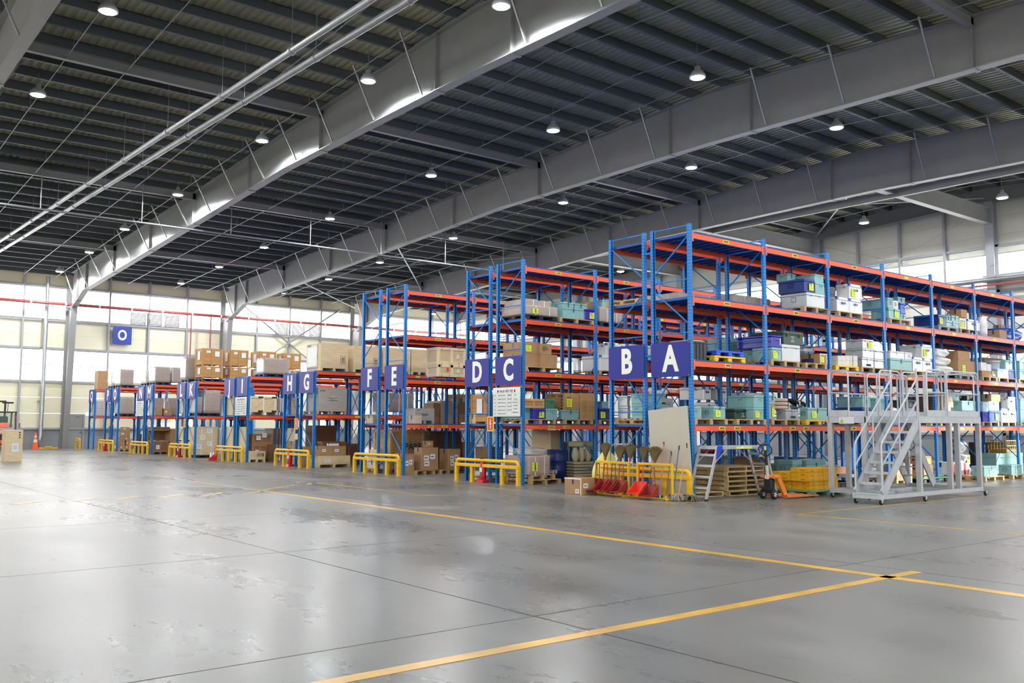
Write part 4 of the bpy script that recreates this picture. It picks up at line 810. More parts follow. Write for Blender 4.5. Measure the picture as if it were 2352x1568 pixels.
 ('crate',(16.12, 31.46, 3.7),(1.16, 1.15, 0.936),'big pale plywood box with two up arrows, rack G first bay, top shelf, left one',{'c': 'ply', 'mark': 'arrows', 'skid': 1, 'film': 1}),
 ('crate',(17.51, 31.46, 3.7),(1.23, 1.1, 0.928),'big pale plywood box with two up arrows, rack G first bay, top shelf, right one',{'c': 'ply', 'mark': 'arrows', 'skid': 1}),
 ('crate',(18.82, 31.46, 3.7),(1.27, 1.1, 0.928),'big pale plywood box with two up arrows, rack G second bay, top shelf',{'c': 'ply', 'mark': 'arrows', 'skid': 1}),
 ('crate',(20.13, 31.46, 3.7),(0.79, 1.1, 0.931),'big plain plywood box behind rack E, rack G second bay, top shelf',{'c': 'ply', 'skid': 1}),
 ('pallet',(16.01, 31.46, 1.97),(1.25, 1.1, 0.13),'wooden pallet, rack G first bay, lower shelf',{'m': 'wood'}),
 ('crate',(16.05, 31.46, 2.1),(1.22, 0.83, 0.865),'large grey-white crate printed with a winged emblem, rack G first bay, lower shelf',{'c': 'greycrate', 'mark': 'wings'}),
 ('wrapped',(19.2, 31.51, 2.1),(1.12, 1.0, 0.744),'tall dark brown load with white straps, rack G second bay, lower shelf',{'c': 'dark'}),
 ('crate',(18.98, 31.48, 2.1),(0.18, 1.0, 0.755),'plywood panel box beside the dark load, rack G second bay, lower shelf',{'c': 'ply'}),
 ('crate',(16.1, 31.46, 0.1),(1.36, 0.9, 0.328),'low plywood crate with white document on skids, rack G first bay, floor level',{'c': 'ply', 'skid': 1, 'label': 1}),
 ('carton',(16.2, 31.46, 0.428),(0.52, 0.5, 0.364),'tan carton with white label, left on the low crate, rack G first bay, floor level',{'c': 'kraft', 'label': 1}),
 ('carton',(16.73, 31.46, 0.428),(0.54, 0.5, 0.354),'tan carton with white label, right on the low crate, rack G first bay, floor level',{'c': 'kraft', 'label': 1}),
 ('carton',(16.68, 31.61, 0.792),(0.36, 0.3, 0.085),'slim white box on tan cartons, rack G first bay, floor level',{'c': 'whitebox'}),
 ('carton',(16.79, 33.0, 0.4),(0.88, 0.9, 0.85),'dark brown carton, lower of the pair behind, rack H first bay, floor level',{'c': 'darkkraft'}),
 ('carton',(16.77, 33.0, 1.25),(0.88, 0.9, 0.305),'dark brown carton, upper of the pair behind, rack H first bay, floor level',{'c': 'darkkraft'}),
 ('crate',(17.81, 33.0, 0),(0.85, 0.9, 0.835),'long brown crate lying behind, rack H first bay, floor level',{'c': 'darkply'}),
 ('crate',(16.83, 32.55, 0),(1.03, 0.6, 0.942),'grey-brown crate with black marks behind, rack H first bay, floor level',{'c': 'darkply'}),
 ('carton',(16.02, 33.2, 1.97),(0.12, 0.45, 0.663),'tan carton with document seen through the end frame, rack H first bay, lower shelf',{'c': 'kraft'}),
 ('carton',(16.05, 33.2, 0.75),(0.12, 0.8, 0.693),'white carton stack behind the barrier, upper, rack H first bay, floor level',{'c': 'palekraft'}),
 ('carton',(16.04, 33.25, 0.4),(0.12, 0.7, 0.546),'tan carton behind the barrier, middle, rack H first bay, floor level',{'c': 'kraft'}),
 ('carton',(16.02, 33.25, 0.0),(0.12, 0.8, 0.628),'pale carton behind the barrier, bottom, rack H first bay, floor level',{'c': 'palekraft'}),
 ('carton',(15.99, 32.41, 0),(0.5, 0.21, 0.752),'brown carton beside the end post, rack G first bay, floor level',{'c': 'kraft'}),
 ('pallet',(16.58, 37.5, 3.63),(1.15, 1.1, 0.13),'black plastic pallet, rack I first bay, top shelf',{'m': 'dark'}),
 ('wrapped',(16.57, 37.5, 3.76),(1.14, 0.81, 0.683),'broad brown load in film with glare-white end, rack I first bay, top shelf',{'c': 'brownwrap'}),
 ('xcrate',(15.99, 37.57, 2.1),(1.29, 1.0, 0.682),'pale timber crate with diagonal braces, rack I first bay, lower shelf',{'skid': 1}),
 ('wrapped',(17.28, 37.55, 2.11),(0.27, 0.9, 0.601),'dark brown load beside the timber crate, rack I first bay, lower shelf',{'c': 'dark'}),
 ('crate',(15.98, 37.5, 0.1),(0.76, 0.9, 0.354),'plywood box painted with blue strokes, rack I first bay, floor level',{'c': 'ply', 'mark': '115', 'skid': 1}),
 ('crate',(16.32, 37.95, 0.1),(0.73, 0.6, 0.632),'brown crate with white document behind the painted box, rack I first bay, floor level',{'c': 'darkply', 'label': 1}),
 ('crate',(16.32, 37.95, 0.732),(0.9, 0.6, 0.451),'upper brown crate with white documents, rack I first bay, floor level',{'c': 'darkply', 'label': 2}),
 ('carton',(17.0, 37.8, 0),(0.32, 0.7, 0.728),'brown carton beside the documented crate, rack I first bay, floor level',{'c': 'darkkraft'}),
 ('wrapped',(17.75, 39.0, 0),(0.44, 0.9, 1.414),'tall dark wrapped load behind the crates, rack J first bay, floor level',{'c': 'dark'}),
 ('crate',(15.99, 39.35, 1.98),(0.15, 0.7, 0.78),'orange plywood box seen through the end frame, rack J first bay, lower shelf',{'c': 'ply'}),
 ('crate',(15.99, 39.23, 0.1),(0.15, 0.83, 1.371),'plywood crate with white papers seen through the end frame, rack J first bay, floor level',{'c': 'ply', 'label': 2}),
 ('crate',(15.99, 37.89, 0.1),(0.13, 0.77, 1.377),'plywood crate just inside the end frame, rack I first bay, floor level',{'c': 'ply'}),
 ('pallet',(16.18, 43.59, 3.63),(0.96, 1.1, 0.13),'black plastic pallet, rack K first bay, top shelf, left one',{'m': 'dark'}),
 ('slat',(16.17, 43.59, 3.76),(0.96, 0.96, 0.598),'orange-brown slatted crate, lower one, rack K first bay, top shelf, left one'),
 ('slat',(16.14, 43.59, 4.358),(0.96, 0.96, 0.841),'orange-brown slatted crate, upper one, rack K first bay, top shelf, left one'),
 ('pallet',(17.53, 43.59, 3.63),(0.92, 1.1, 0.13),'black plastic pallet, rack K first bay, top shelf, right one',{'m': 'dark'}),
 ('slat',(17.52, 43.59, 3.76),(0.92, 0.92, 0.596),'orange-brown slatted crate, lower one, rack K first bay, top shelf, right one'),
 ('slat',(17.5, 43.59, 4.356),(0.92, 0.92, 0.842),'orange-brown slatted crate, upper one, rack K first bay, top shelf, right one'),
 ('pallet',(19.01, 43.59, 3.63),(0.9, 1.1, 0.13),'black plastic pallet, rack K second bay, top shelf, left one',{'m': 'dark'}),
 ('slat',(19.0, 43.59, 3.76),(0.9, 1.01, 0.592),'orange-brown slatted crate, lower one, rack K second bay, top shelf, left one'),
 ('slat',(18.98, 43.59, 4.352),(0.9, 1.01, 0.849),'upper orange-brown slatted crate, upper one, rack K second bay, top shelf'),
 ('pallet',(20.31, 43.59, 3.63),(0.95, 1.1, 0.13),'black plastic pallet, rack K second bay, top shelf, right one',{'m': 'dark'}),
 ('slat',(20.3, 43.59, 3.76),(0.95, 0.79, 0.567),'orange-brown slatted crate, lower one, rack K second bay, top shelf, right one'),
 ('slat',(20.28, 43.59, 4.327),(0.95, 0.79, 0.848),'lower orange-brown slatted crate, upper one, rack K second bay, top shelf'),
 ('pallet',(15.99, 43.59, 1.98),(1.11, 1.1, 0.13),'black plastic pallet, rack K first bay, lower shelf',{'m': 'dark'}),
 ('wrapped',(15.99, 43.71, 2.11),(0.27, 1.0, 0.771),'short brown load with silver film top, rack K first bay, lower shelf',{'c': 'brownwrap'}),
 ('wrapped',(16.33, 43.59, 2.11),(0.74, 1.0, 1.097),'tall brown load in film, rack K first bay, lower shelf',{'c': 'brownwrap'}),
 ('pallet',(15.99, 43.59, 0),(1.05, 1.1, 0.13),'black plastic pallet, rack K first bay, floor level',{'m': 'dark'}),
 ('crate',(15.99, 43.72, 0.13),(1.07, 1.0, 1.333),'tall plywood crate with papers and white straps, rack K first bay, floor level',{'c': 'ply', 'label': 4, 'strap': 1}),
 ('wrapped',(17.06, 43.64, 0.13),(0.17, 0.9, 1.292),'dark wrapped load beside the strapped crate, rack K first bay, floor level',{'c': 'dark'}),
 ('crate',(15.99, 44.54, 0.75),(0.19, 0.21, 0.71),'upper pale crate seen through the end frame, rack K first bay, floor level',{'c': 'strap'}),
 ('crate',(15.99, 44.54, 0.1),(0.21, 0.21, 0.722),'lower pale crate seen through the end frame, rack K first bay, floor level',{'c': 'strap'}),
 ('crate',(15.99, 45.49, 0.75),(0.17, 0.62, 0.707),'upper pale crate seen through the end frame, rack L first bay, floor level',{'c': 'strap'}),
 ('crate',(15.99, 45.42, 0.1),(0.17, 0.69, 0.708),'lower pale crate seen through the end frame, rack L first bay, floor level',{'c': 'strap'}),
 ('wrapped',(15.99, 45.59, 2.11),(0.16, 0.52, 0.63),'white wrapped load seen through the end frame, rack L first bay, lower shelf',{'c': 'whitewrap'}),
 ('pallet',(15.99, 44.95, 3.63),(0.74, 1.1, 0.13),'black plastic pallet, rack L first bay, top shelf',{'m': 'dark'}),
 ('wrapped',(15.99, 45.32, 3.76),(0.86, 0.79, 1.123),'brown load with glare-white end over the K sign, rack L first bay, top shelf',{'c': 'brownwrap'}),
 ('pallet',(15.99, 49.8, 3.66),(0.81, 1.1, 0.13),'black plastic pallet, rack M first bay, top shelf',{'m': 'dark'}),
 ('wrapped',(15.99, 49.87, 3.79),(0.77, 1.09, 0.831),'brown load with glare-white end, first of two, rack M first bay, top shelf',{'c': 'brownwrap'}),
 ('wrapped',(16.89, 49.8, 3.79),(0.56, 1.0, 0.821),'brown load in film, second of two, rack M first bay, top shelf',{'c': 'brownwrap'}),
 ('wrapped',(16.04, 50.15, 2.02),(0.53, 0.7, 0.933),'brown load in film, first of two, rack M first bay, lower shelf',{'c': 'brownwrap'}),
 ('wrapped',(16.87, 50.15, 2.02),(0.4, 0.7, 0.951),'brown load in film, second of two, rack M first bay, lower shelf',{'c': 'brownwrap'}),
 ('carton',(16.04, 49.8, 2.02),(0.35, 0.3, 0.405),'small carton with green label, rack M first bay, lower shelf',{'c': 'kraft', 'label': 1}),
 ('carton',(16.48, 49.8, 2.02),(0.4, 0.3, 0.38),'small carton with white label, rack M first bay, lower shelf',{'c': 'kraft', 'label': 1}),
 ('wrapped',(15.99, 51.42, 3.79),(0.21, 0.94, 0.721),'narrow white wrapped load, rack N first bay, top shelf',{'c': 'whitewrap'}),
 ('pallet',(15.99, 51.2, 3.66),(0.7, 1.1, 0.13),'black plastic pallet, rack N first bay, top shelf',{'m': 'dark'}),
 ('crate',(15.99, 49.87, 0.1),(0.83, 1.0, 0.606),'dark brown crate on the floor, rack M first bay, floor level',{'c': 'darkply', 'skid': 1, 'label': 1}),
 ('crate',(15.99, 50.75, 0.706),(1.1, 0.21, 0.521),'dark brown crate with white band, rack M first bay, floor level',{'c': 'darkply', 'skid': 1}),
 ('crate',(15.99, 49.94, 1.227),(0.88, 1.0, 0.204),'flat dark crate at the top of the pile, rack M first bay, floor level',{'c': 'darkply'}),
 ('carton',(16.9, 49.9, 0),(0.45, 0.9, 1.321),'brown carton stack beside dark crates, rack M first bay, floor level',{'c': 'kraft'}),
 ('pallet',(15.98, 55.94, 3.69),(0.8, 1.1, 0.13),'black plastic pallet, rack O first bay, top shelf',{'m': 'dark'}),
 ('wrapped',(15.99, 56.04, 3.82),(0.75, 1.06, 0.928),'brown load with glare-white end, rack O first bay, top shelf',{'c': 'brownwrap'}),
 ('pallet',(16.03, 55.94, 2.03),(0.8, 1.1, 0.13),'black plastic pallet, rack O first bay, lower shelf',{'m': 'dark'}),
 ('wrapped',(16.0, 55.94, 2.16),(0.79, 1.05, 0.992),'large brown load in film, rack O first bay, lower shelf',{'c': 'brownwrap'}),
 ('wrapped',(15.99, 57.84, 3.82),(0.08, 0.7, 0.838),'white wrapped load over the P sign, rack P first bay, top shelf',{'c': 'whitewrap'}),
 ('pallet',(15.99, 57.38, 3.69),(0.7, 1.1, 0.13),'black plastic pallet, rack P first bay, top shelf',{'m': 'dark'}),
 ('wrapped',(15.99, 58.3, 2.03),(0.14, 0.24, 0.77),'pale wrapped load seen through the end frame, rack P first bay, lower shelf',{'c': 'whitewrap'}),
 ('carton',(16.06, 60.97, 3.71),(0.59, 0.8, 1.161),'tall brown carton on a flattened one, rack Q first bay, top shelf',{'c': 'kraft'}),
 ('wrapped',(15.99, 60.92, 2.05),(0.72, 1.0, 0.973),'grey wrapped carton load, rack Q first bay, lower shelf',{'c': 'greywrap'}),
 ('pallet',(15.99, 55.94, 0),(0.7, 1.1, 0.13),'wooden pallet, rack O first bay, floor level',{'m': 'wood'}),
 ('carton',(16.11, 56.04, 0.13),(0.28, 0.5, 0.199),'small carton, bottom left, rack O first bay, floor level',{'c': 'kraft', 'label': 1}),
 ('carton',(16.41, 56.04, 0.13),(0.31, 0.5, 0.195),'small carton, bottom right, rack O first bay, floor level',{'c': 'kraft', 'label': 1}),
 ('carton',(16.1, 56.04, 0.329),(0.28, 0.5, 0.232),'small green-labelled carton, second row left, rack O first bay, floor level',{'c': 'kraft', 'label': 1}),
 ('carton',(16.45, 56.04, 0.325),(0.24, 0.5, 0.29),'small carton, second row right, rack O first bay, floor level',{'c': 'kraft', 'label': 1}),
 ('carton',(16.09, 56.04, 0.56),(0.26, 0.5, 0.251),'small green-labelled carton, third row left, rack O first bay, floor level',{'c': 'kraft', 'label': 1}),
 ('carton',(16.36, 56.04, 0.616),(0.3, 0.5, 0.209),'small carton, third row right, rack O first bay, floor level',{'c': 'kraft', 'label': 1}),
 ('carton',(16.08, 56.04, 0.812),(0.56, 0.5, 0.353),'wide carton with blue sticker, rack O first bay, floor level',{'c': 'kraft', 'label': 1}),
 ('carton',(16.24, 56.04, 1.165),(0.37, 0.5, 0.228),'small carton at the very top, rack O first bay, floor level',{'c': 'kraft', 'label': 1}),
 ('carton',(15.99, 58.19, 0),(0.14, 0.35, 1.024),'tall pale board seen through the end frame, rack P first bay, floor level',{'c': 'palekraft'}),
 ('carton',(15.99, 52.15, 0),(0.13, 0.21, 1.035),'brown carton seen behind the barrier, rack N first bay, floor level',{'c': 'darkkraft'}),
]
# ------------------------------------------------------------------ goods
KN={'trunk':('metal_chest','chest','steel trunks on the racks'),'chest':('storage_chest','chest','glossy chests on the racks'),'army':('latched_case','case','dark latched cases'),'case':('aluminium_case','case','white aluminium cases'),
 'carton':('cardboard_box','box','cardboard boxes on the racks'),'wrapped':('wrapped_load','wrapped goods','film-wrapped loads'),'crate':('wooden_crate','crate','wooden crates on the racks'),'slat':('slatted_crate','crate','slatted timber crates'),
 'xcrate':('braced_crate','crate',None),'bin':('plastic_bin','bin','dark bins'),'sack':('sack','sack','sacks and bags'),'bucket':('bucket','bucket','plastic buckets'),'coil':('ring_pack','pack',None),'hose':('ribbed_hose','hose',None),
 'roll':('wrapped_roll','roll',None),'drum':('steel_drum','drum',None),'trays':('tray_stack','trays',None),'basket':('plastic_basket','basket',None),'pallet':('pallet','pallet','pallets on the racks')}
def rootfor(k,p,lab):
    n,c,g=KN[k]; return thing(n,lab,c,p,0,g)
def note(root,w,h,left=False,d=0):
    nw,nh=min(.2,w*.42),min(.24,h*.55); x=min(w*.12,.06)+nw/2; 
    if left: o=MB().box(-.004,.35,h*.3,0,.35+nw,h*.3+nh).build('paper_note',NOTE,root); return
    x=w*(.3 if R.random()<.5 else .62)
    z=h*.42; o=MB().box(x-nw/2,-.014,z-nh/2,x+nw/2,-.011,z+nh/2).build('paper_note',NOTE,root)
    for k in range(3): MB().box(x-nw*.3,-.0155,z+nh*(.3-.25*k),x+nw*(.1+.08*k),-.0142,z+nh*(.34-.25*k)).build('handwriting',INK,o)
def loop(root,face,a,z,s,m=None):
    m=m or mat('wire_handle',(74,104,106),.35,.5)
    pts=[(-s/2,0),(s/2,0),(s/2,-s*.9),(-s/2,-s*.9),(-s/2,0)]
    P=[((a+u,-.018,z+v) if face=='y' else (-.018,a+u,z+v)) for u,v in pts]
    MB().tube(P,.007,6).build('handle',m,root)
def trunk(p,s,lab,c='teal',note_=0,plain=0,lh=0,mark=None,strap=0,rt=None):
    w,d,h=s; root=rt or rootfor('trunk',p,lab); m=trunk_mat(c); lz=h*.8 if h>.2 else h*.62
    MB().cbox(.006,.006,0,w-.006,d-.006,lz,.008).build('body',m,root)
    MB().cbox(0,0,lz+.002,w,d,h-.001,.01).build('lid',m,root)
    dk=mat('latch_'+c,tuple(int(v*.62) for v in C3[c]),.35,.4)
    if not plain:
        if w>d*.9 or h<.2:
            MB().box(w*.5-.018,-.012,lz-.07,w*.5+.018,.004,lz+.05).build('latch',CHROME if c!='teal' else dk,root)
        else: loop(root,'y',w*.5,lz-.04,min(.13,h*.32,w*.4),dk)
        loop(root,'x',d*.5,lz-.04,min(.13,h*.32),dk)
    elif lh:
        loop(root,'x',d*.5,h*.7,min(.16,h*.34),dk)
        for a in (.25,.72): MB().box(w*a-.02,-.008,lz-.02,w*a+.02,.0,lz+.012).build('latch',dk,root)
    else:
        for a in (.2,.8): MB().box(w*a-.02,-.008,lz-.02,w*a+.02,.0,lz+.012).build('latch',dk,root)
    if note_: note(root,w,h)
    if mark=='DEMO': text('DEMO',min(.13,h*.3),INK,root,(w*.55,-.002,h*.24),'-y',.003)
    if mark=='bar': MB().box(w*.35,-.004,h*.2,w*.75,.005,h*.34).build('printed_bar',WGREY,root)
    if strap: MB().box(w*.42,-.006,0,w*.47,d+.004,h+.004).build('strap',PAPER,root)
    return root
def chest(p,s,lab,c='purple',note_=0):
    w,d,h=s; root=rootfor('chest',p,lab); m=trunk_mat(c)
    MB().cbox(0,0,0,w,d,h*.86,.02).build('body',m,root); MB().cbox(-.006,-.006,h*.86,w+.006,d+.006,h,.012).build('lid',m,root)
    loop(root,'y',w*.5,h*.6,min(.12,h*.3),mat('chest_handle',(24,24,80),.3)); MB().box(w*.78,-.01,h*.2,w*.84,.0,h*.75).build('strip_label',PAPER,root)
    if note_: note(root,w,h)
    return root
ARMY=mat('army_green',(40,72,62),.4)
def army(p,s,lab):
    w,d,h=s; root=rootfor('army',p,lab)
    MB().cbox(0,0,0,w,d,h*.74,.015).build('body',ARMY,root); MB().cbox(-.01,-.01,h*.75,w+.01,d+.01,h,.02).build('lid',ARMY,root)
    MB().box(-.012,-.014,h*.72,w+.012,d+.012,h*.765).build('rim',mat('army_rim',(28,52,46),.35),root)
    for a in (.18,.8): MB().box(w*a-.02,-.024,h*.55,w*a+.02,-.01,h*.82).build('latch',mat('army_rim',(28,52,46),.35),root)
    for k,(a,b) in enumerate(((.38,.54),(.44,.48),(.4,.52),(.36,.56))): MB().box(w*a,-.003,h*(.56-.11*k),w*b,0,h*(.59-.11*k)).build('stencil_line',PAPER,root)
    return root
CORN=mat('corner_blue',(40,90,200),.4)
def case(p,s,lab,note_=0):
    w,d,h=s; root=rootfor('case',p,lab); m=mat('case_white',(224,226,226),.36,.15); lz=h*.8
    MB().cbox(.01,.01,0,w-.01,d-.01,lz,.01).build('body',m,root); MB().cbox(0,0,lz,w,d,h,.012).build('lid',m,root)
    e=MB(); 
    for x in (0,w-.03): e.box(x,-.003,0,x+.03,.0+.02,lz)
    e.box(-.003,0,0,.02,.03,lz); e.build('edge_trim',mat('case_trim',(240,240,240),.3,.2),root)
    for x in (0,w-.06):
        MB().box(x-.004,-.004,h-.06,x+.064,.05,h+.003).build('corner',CORN,root)
    k=min(.16,w*.34); MB().box(w/2-k/2,-.012,lz*.72,w/2+k/2,-.0,lz*.86).build('handle_plate',WGREY,root)
    MB().tube([(w/2-k/2,-.012,lz*.8),(w/2-k/2,-.02,lz*.68),(w/2+k/2,-.02,lz*.68),(w/2+k/2,-.012,lz*.8)],.012,6).build('handle',CORN if 'blue' in lab or 'note' in lab else BLKP,root)
    MB().box(-.008,d*.3,lz-.03,.0,d*.3+.05,lz+.04).build('latch',WGREY,root)
    if note_: note(root,w,h)
    return root
def carton(p,s,lab,c='kraft',note_=0,label=0,tape=0,mark=None,frame=0,lnote=0):
    w,d,h=s; root=rootfor('carton',p,lab); m=carton_mat(c); 
    MB().cbox(0,0,0,w,d,h-.006,.005).build('body',m,root)
    fl_=MB(); fl_.box(.0,.0,h-.006,w,d/2-.002,h); fl_.box(.0,d/2+.002,h-.006,w,d,h); fl_.build('top_flaps',m,root)
    TP=TAPE if tape else mat('clear_tape',tuple(min(255,int(v*1.08)) for v in CK[c]),.2)
    t=MB()
    if tape: t.box(w*.46,-.002,0,w*.54,0,h+.002); t.box(0,-.0022,h*.46,w,-.0,h*.54); t.box(.03,-.002,0,.07,0,h)
    else: t.box(-.002,d/2-.03,h-.14 if h>.2 else h*.4,0,d/2+.03,h+.002); t.box(0,d/2-.03,h,w,d/2+.03,h+.002)
    t.build('tape',TP,root)
    for k in range(label):
        a,b=((.12,.55),(.5,.6),(.15,.3),(.6,.25))[k]; lw,lh=min(.22,w*.3),min(.16,h*.28)
        o=MB().box(w*a,-.004,h*b-lh/2,w*a+lw,-.001,h*b+lh/2).build('paper_label',mat('label_green',(120,176,130),.6) if ('green' in lab and k==0) else PAPER,root)
        MB().box(w*a+lw*.15,-.005,h*b-lh*.1,w*a+lw*.7,-.0042,h*b+lh*.08).build('print',INK,o)
    if mark=='scribble':
        for k in range(4): MB().bar((w*.2,-.002,h*(.75-.13*k)),(w*(.5+.1*(k%3)),-.002,h*(.77-.13*k)),.004,.012).build('handwriting',INK,root)
    if mark=='stripes':
        for k in range(4): MB().box(w*.1,-.003,h*(.2+.17*k),w*.8,0,h*(.25+.17*k)).build('stripe',INK,root)
    if mark=='redstripes':
        RS=mat('stripe_red',(210,52,48),.5); MB().box(w*.42,-.003,0,w*.62,0,h).build('stripe',RS,root); MB().box(w*.8,-.003,0,w,0,h*.45).build('stripe',RS,root)
    if mark=='letters':
        o=text('B V V A N',min(.1,h*.2),INK,root,(-.003,d*.14,h*.45),'-x',.006); o.rotation_euler=(math.pi/2,math.pi/2,-math.pi/2) if False else (0,-math.pi/2,math.pi)
        for k in range(3): MB().box(w*.15,-.003,h*(.7-.17*k),w*.45,0,h*(.74-.17*k)).build('printed_line',INK,root)
        for a in (.5,.15): 
            for k in range(3): MB().box(-.003,d*a+.05*k,h*.8,0,d*a+.05*k+.03,h*.88).build('care_mark',INK,root)
    if mark=='logo': MB().lathe([(.001,0),(min(w,h)*.2,0),(.001,.001)],(w*.5,-.003,h*.5),10,'y').build('printed_mark',INK,root)
    if frame:
        f=MB(); e=.025; f.box(0,-.004,0,e,0,h); f.box(w-e,-.004,0,w,0,h); f.box(e,-.004,h-e,w-e,0,h); f.build('white_edge',PAPER,root)
    if note_: note(root,w,h)
    if lnote: note(root,w,h,True)
    return root
def noisy_box(w,d,h,amp,seed,n=8,taper=0.):
    rr=random.Random(seed); m=MB(); bm=bmesh.new(); bmesh.ops.create_cube(bm,size=1); bmesh.ops.subdivide_edges(bm,edges=bm.edges,cuts=n,use_grid_fill=True)
    for v in bm.verts:
        x,y,z=v.co; k=1-taper*(z+.5)
        v.co=Vector(((x*k+.5)*w,(y*k+.5)*d,(z+.5)*h))
        if z>-.49: v.co+=Vector((rr.uniform(-1,1),rr.uniform(-1,1),rr.uniform(-1,1)*(1 if z>.49 else .5)))*amp
    bm.verts.index_update(); m.add([v.co[:] for v in bm.verts],[[v.index for v in f.verts] for f in bm.faces],True); bm.free(); return m
WRAPC={'kraft':(168,134,104),'brownwrap':(150,112,78),'dark':(74,56,44),'whitewrap':(228,224,214),'greywrap':(190,180,168),'ply':(176,128,100)}
def wrapped(p,s,lab,c='kraft',note_=0):
    w,d,h=s; root=rootfor('wrapped',p,lab); m=mat('wrap_'+c,WRAPC[c],.6,noise=.1,scale=5); g=.012
    nx=2 if w>.7 else 1; nz=2 if h>.5 else 1
    for i in range(nx):
        for k in range(nz): MB().cbox(g+i*(w-2*g)/nx+.002,g,k*(h-g)/nz+.002,g+(i+1)*(w-2*g)/nx-.002,d-g,(k+1)*(h-g)/nz-.002,.006).build('carton',m,root)
    noisy_box(w,d,h,.008,hash(lab)%999,6).build('stretch_film',film_mat('film_clear',(235,238,240),.3 if c in('kraft','ply','brownwrap') else .2),root)
    if c=='brownwrap': noisy_box(.012,d*.98,h*.98,.006,5,6).build('end_glare',film_mat('film_and_glare',(240,240,238),.8),root,(-.012,.01,0))  # window glare on the film, painted as a whitish sheet over the end
    if c in('kraft','ply'):
        for a in (.3,.72): MB().box(w*a,-.014,-.02,w*a+.025,-.01,h*.95).build('strap',PAPER,root)
    if c=='dark':
        for a in (.35,.7): MB().box(w*a,-.014,0,w*a+.03,-.01,h).build('strap',PAPER,root)
    if note_: note(root,w,h)
    return root
def skids(root,w,d,hh,m):
    for a in (0,.5,1): 
        x=a*(w-.1); MB().cbox(x,0,-hh,x+.1,d,-.001,.004).build('skid',m,root)
def crate(p,s,lab,c='ply',mark=None,skid=0,label=0,strap=0,film=0):
    w,d,h=s; root=rootfor('crate',p,lab); m=wood_mat(c); t=.014; b=.022
    bt=b if c in('strap','osb','darkply') else .004
    mb=mat('batten_'+c,tuple(min(250,int(v*1.1)) for v in WOOD[c]),.65,noise=.12,scale=7,grain=True)
    MB().cbox(bt,bt,0,w-bt,d-bt,h-bt,.004).build('panel_box',m,root)
    if c in('strap','osb','darkply'):
        bw=.09 if h>.3 else h*.25
        for z in (0,h-bw): MB().cbox(0,0,z,w,bt,z+bw,.003).build('batten',mb,root); MB().cbox(0,bt,z,bt,d,z+bw,.003).build('batten',mb,root)
        for a in ((0,.5,1) if w>.6 else (0,1)): x=a*(w-bw); MB().cbox(x,0,bw,x+bw,bt,h-bw,.003).build('batten',mb,root)
        for a in (0,1): y=bt+a*(d-bw-bt); MB().cbox(0,y,bw,bt,y+bw,h-bw,.003).build('batten',mb,root)
    else: MB().box(0,0,h-bt,w,d,h).build('lid_panel',m,root)
    if c=='strap':
        for a in (.12,.4,.75):
            for z in (0,h-.07): MB().box(w*a,-.004,z,w*a+.018,0,z+.07).build('steel_clip',GALV,root)
        for a in (.12,.8):
            for z in (0,h-.07): MB().box(-.004,d*a,z,0,d*a+.04,z+.07).build('steel_clip',PAPER,root)
        MB().box(w*.68,-.003,h*.35,w*.76,.02,h*.62).build('paper_label',PAPER,root)
        if 'lower' in lab and h>.3: MB().box(w*.32,-.003,h*.45,w*.38,.02,h*.75).build('orange_label',mat('lab_orange',(230,90,40),.5),root)
    if skid: skids(root,w,d,min(.12,p[2] if p[2]<.2 else .1),m)
    if mark=='arrows':
        x0,z0=w*.72,h*.2; f=MB()
        for a in (x0,x0+.2): f.box(a,-.003,z0,a+.008,.004,z0+.3)
        for z in (z0,z0+.292): f.box(x0,-.003,z,x0+.208,.004,z+.008)
        f.build('stencil_frame',INK,root)
        for a in (x0+.07,x0+.14): MB().prism([(a-.012,z0+.08),(a+.012,z0+.08),(a+.012,z0+.2),(a+.03,z0+.2),(a,z0+.255),(a-.03,z0+.2),(a-.012,z0+.2)],-.003,.004,'y').build('up_arrow',INK,root)
        MB().box(x0+.03,-.003,z0+.05,x0+.18,.004,z0+.066).build('stencil_bar',INK,root)
    if mark=='wings':
        for sx in (-1,1):
            for k in range(2):
                z=h*(.46+.09*(1-k)); P=[(w*.5+sx*w*a,-.004,z+h*b) for a,b in ((.0,-.03),(.035,.01),(.075,.02),(.1,.005),(.17,.035 if k==0 else .0))]
                MB().tube(P,.006,5).build('emblem_stroke',INK,root)
        for k in range(3): MB().box(w*(.08+.06*k),-.004,h*.84,w*(.11+.06*k),.004,h*.89).build('care_mark',INK,root)
    if mark in('SPARE','115'): text('SPARE' if mark=='SPARE' else '/115',min(.3,h*.5),mat('paint_teal',(30,74,88),.6),root,(w*(.62 if mark=='SPARE' else .7),-.004,h*.55),'-y',.008)
    for k in range(label):
        a,b=((.2,.62),(.5,.85),(.06,.3),(.52,.4))[k] if label>1 else ((.2,.45),)[0]; lw,lh=min(.24,w*.22),min(.22,h*.4)
        o=MB().box(w*a,-.005,h*b-lh/2,w*a+lw,.0,h*b+lh/2).build('paper_label',PAPER,root)
        for q in range(2): MB().box(w*a+lw*.15,-.006,h*b+lh*(.2-.3*q),w*a+lw*.7,-.0052,h*b+lh*(.26-.3*q)).build('print',INK,o)
    if strap:
        for a in (.25,.72): MB().box(w*a,-.008,0,w*a+.03,-.004,h+.004).build('strap',PAPER,root)
    if film: noisy_box(.01,d*.75,h*.95,.012,3,8).build('film_cover',film_mat('film_and_glare',(240,240,238),.8),root,(-.016,d*.22,0))
    return root
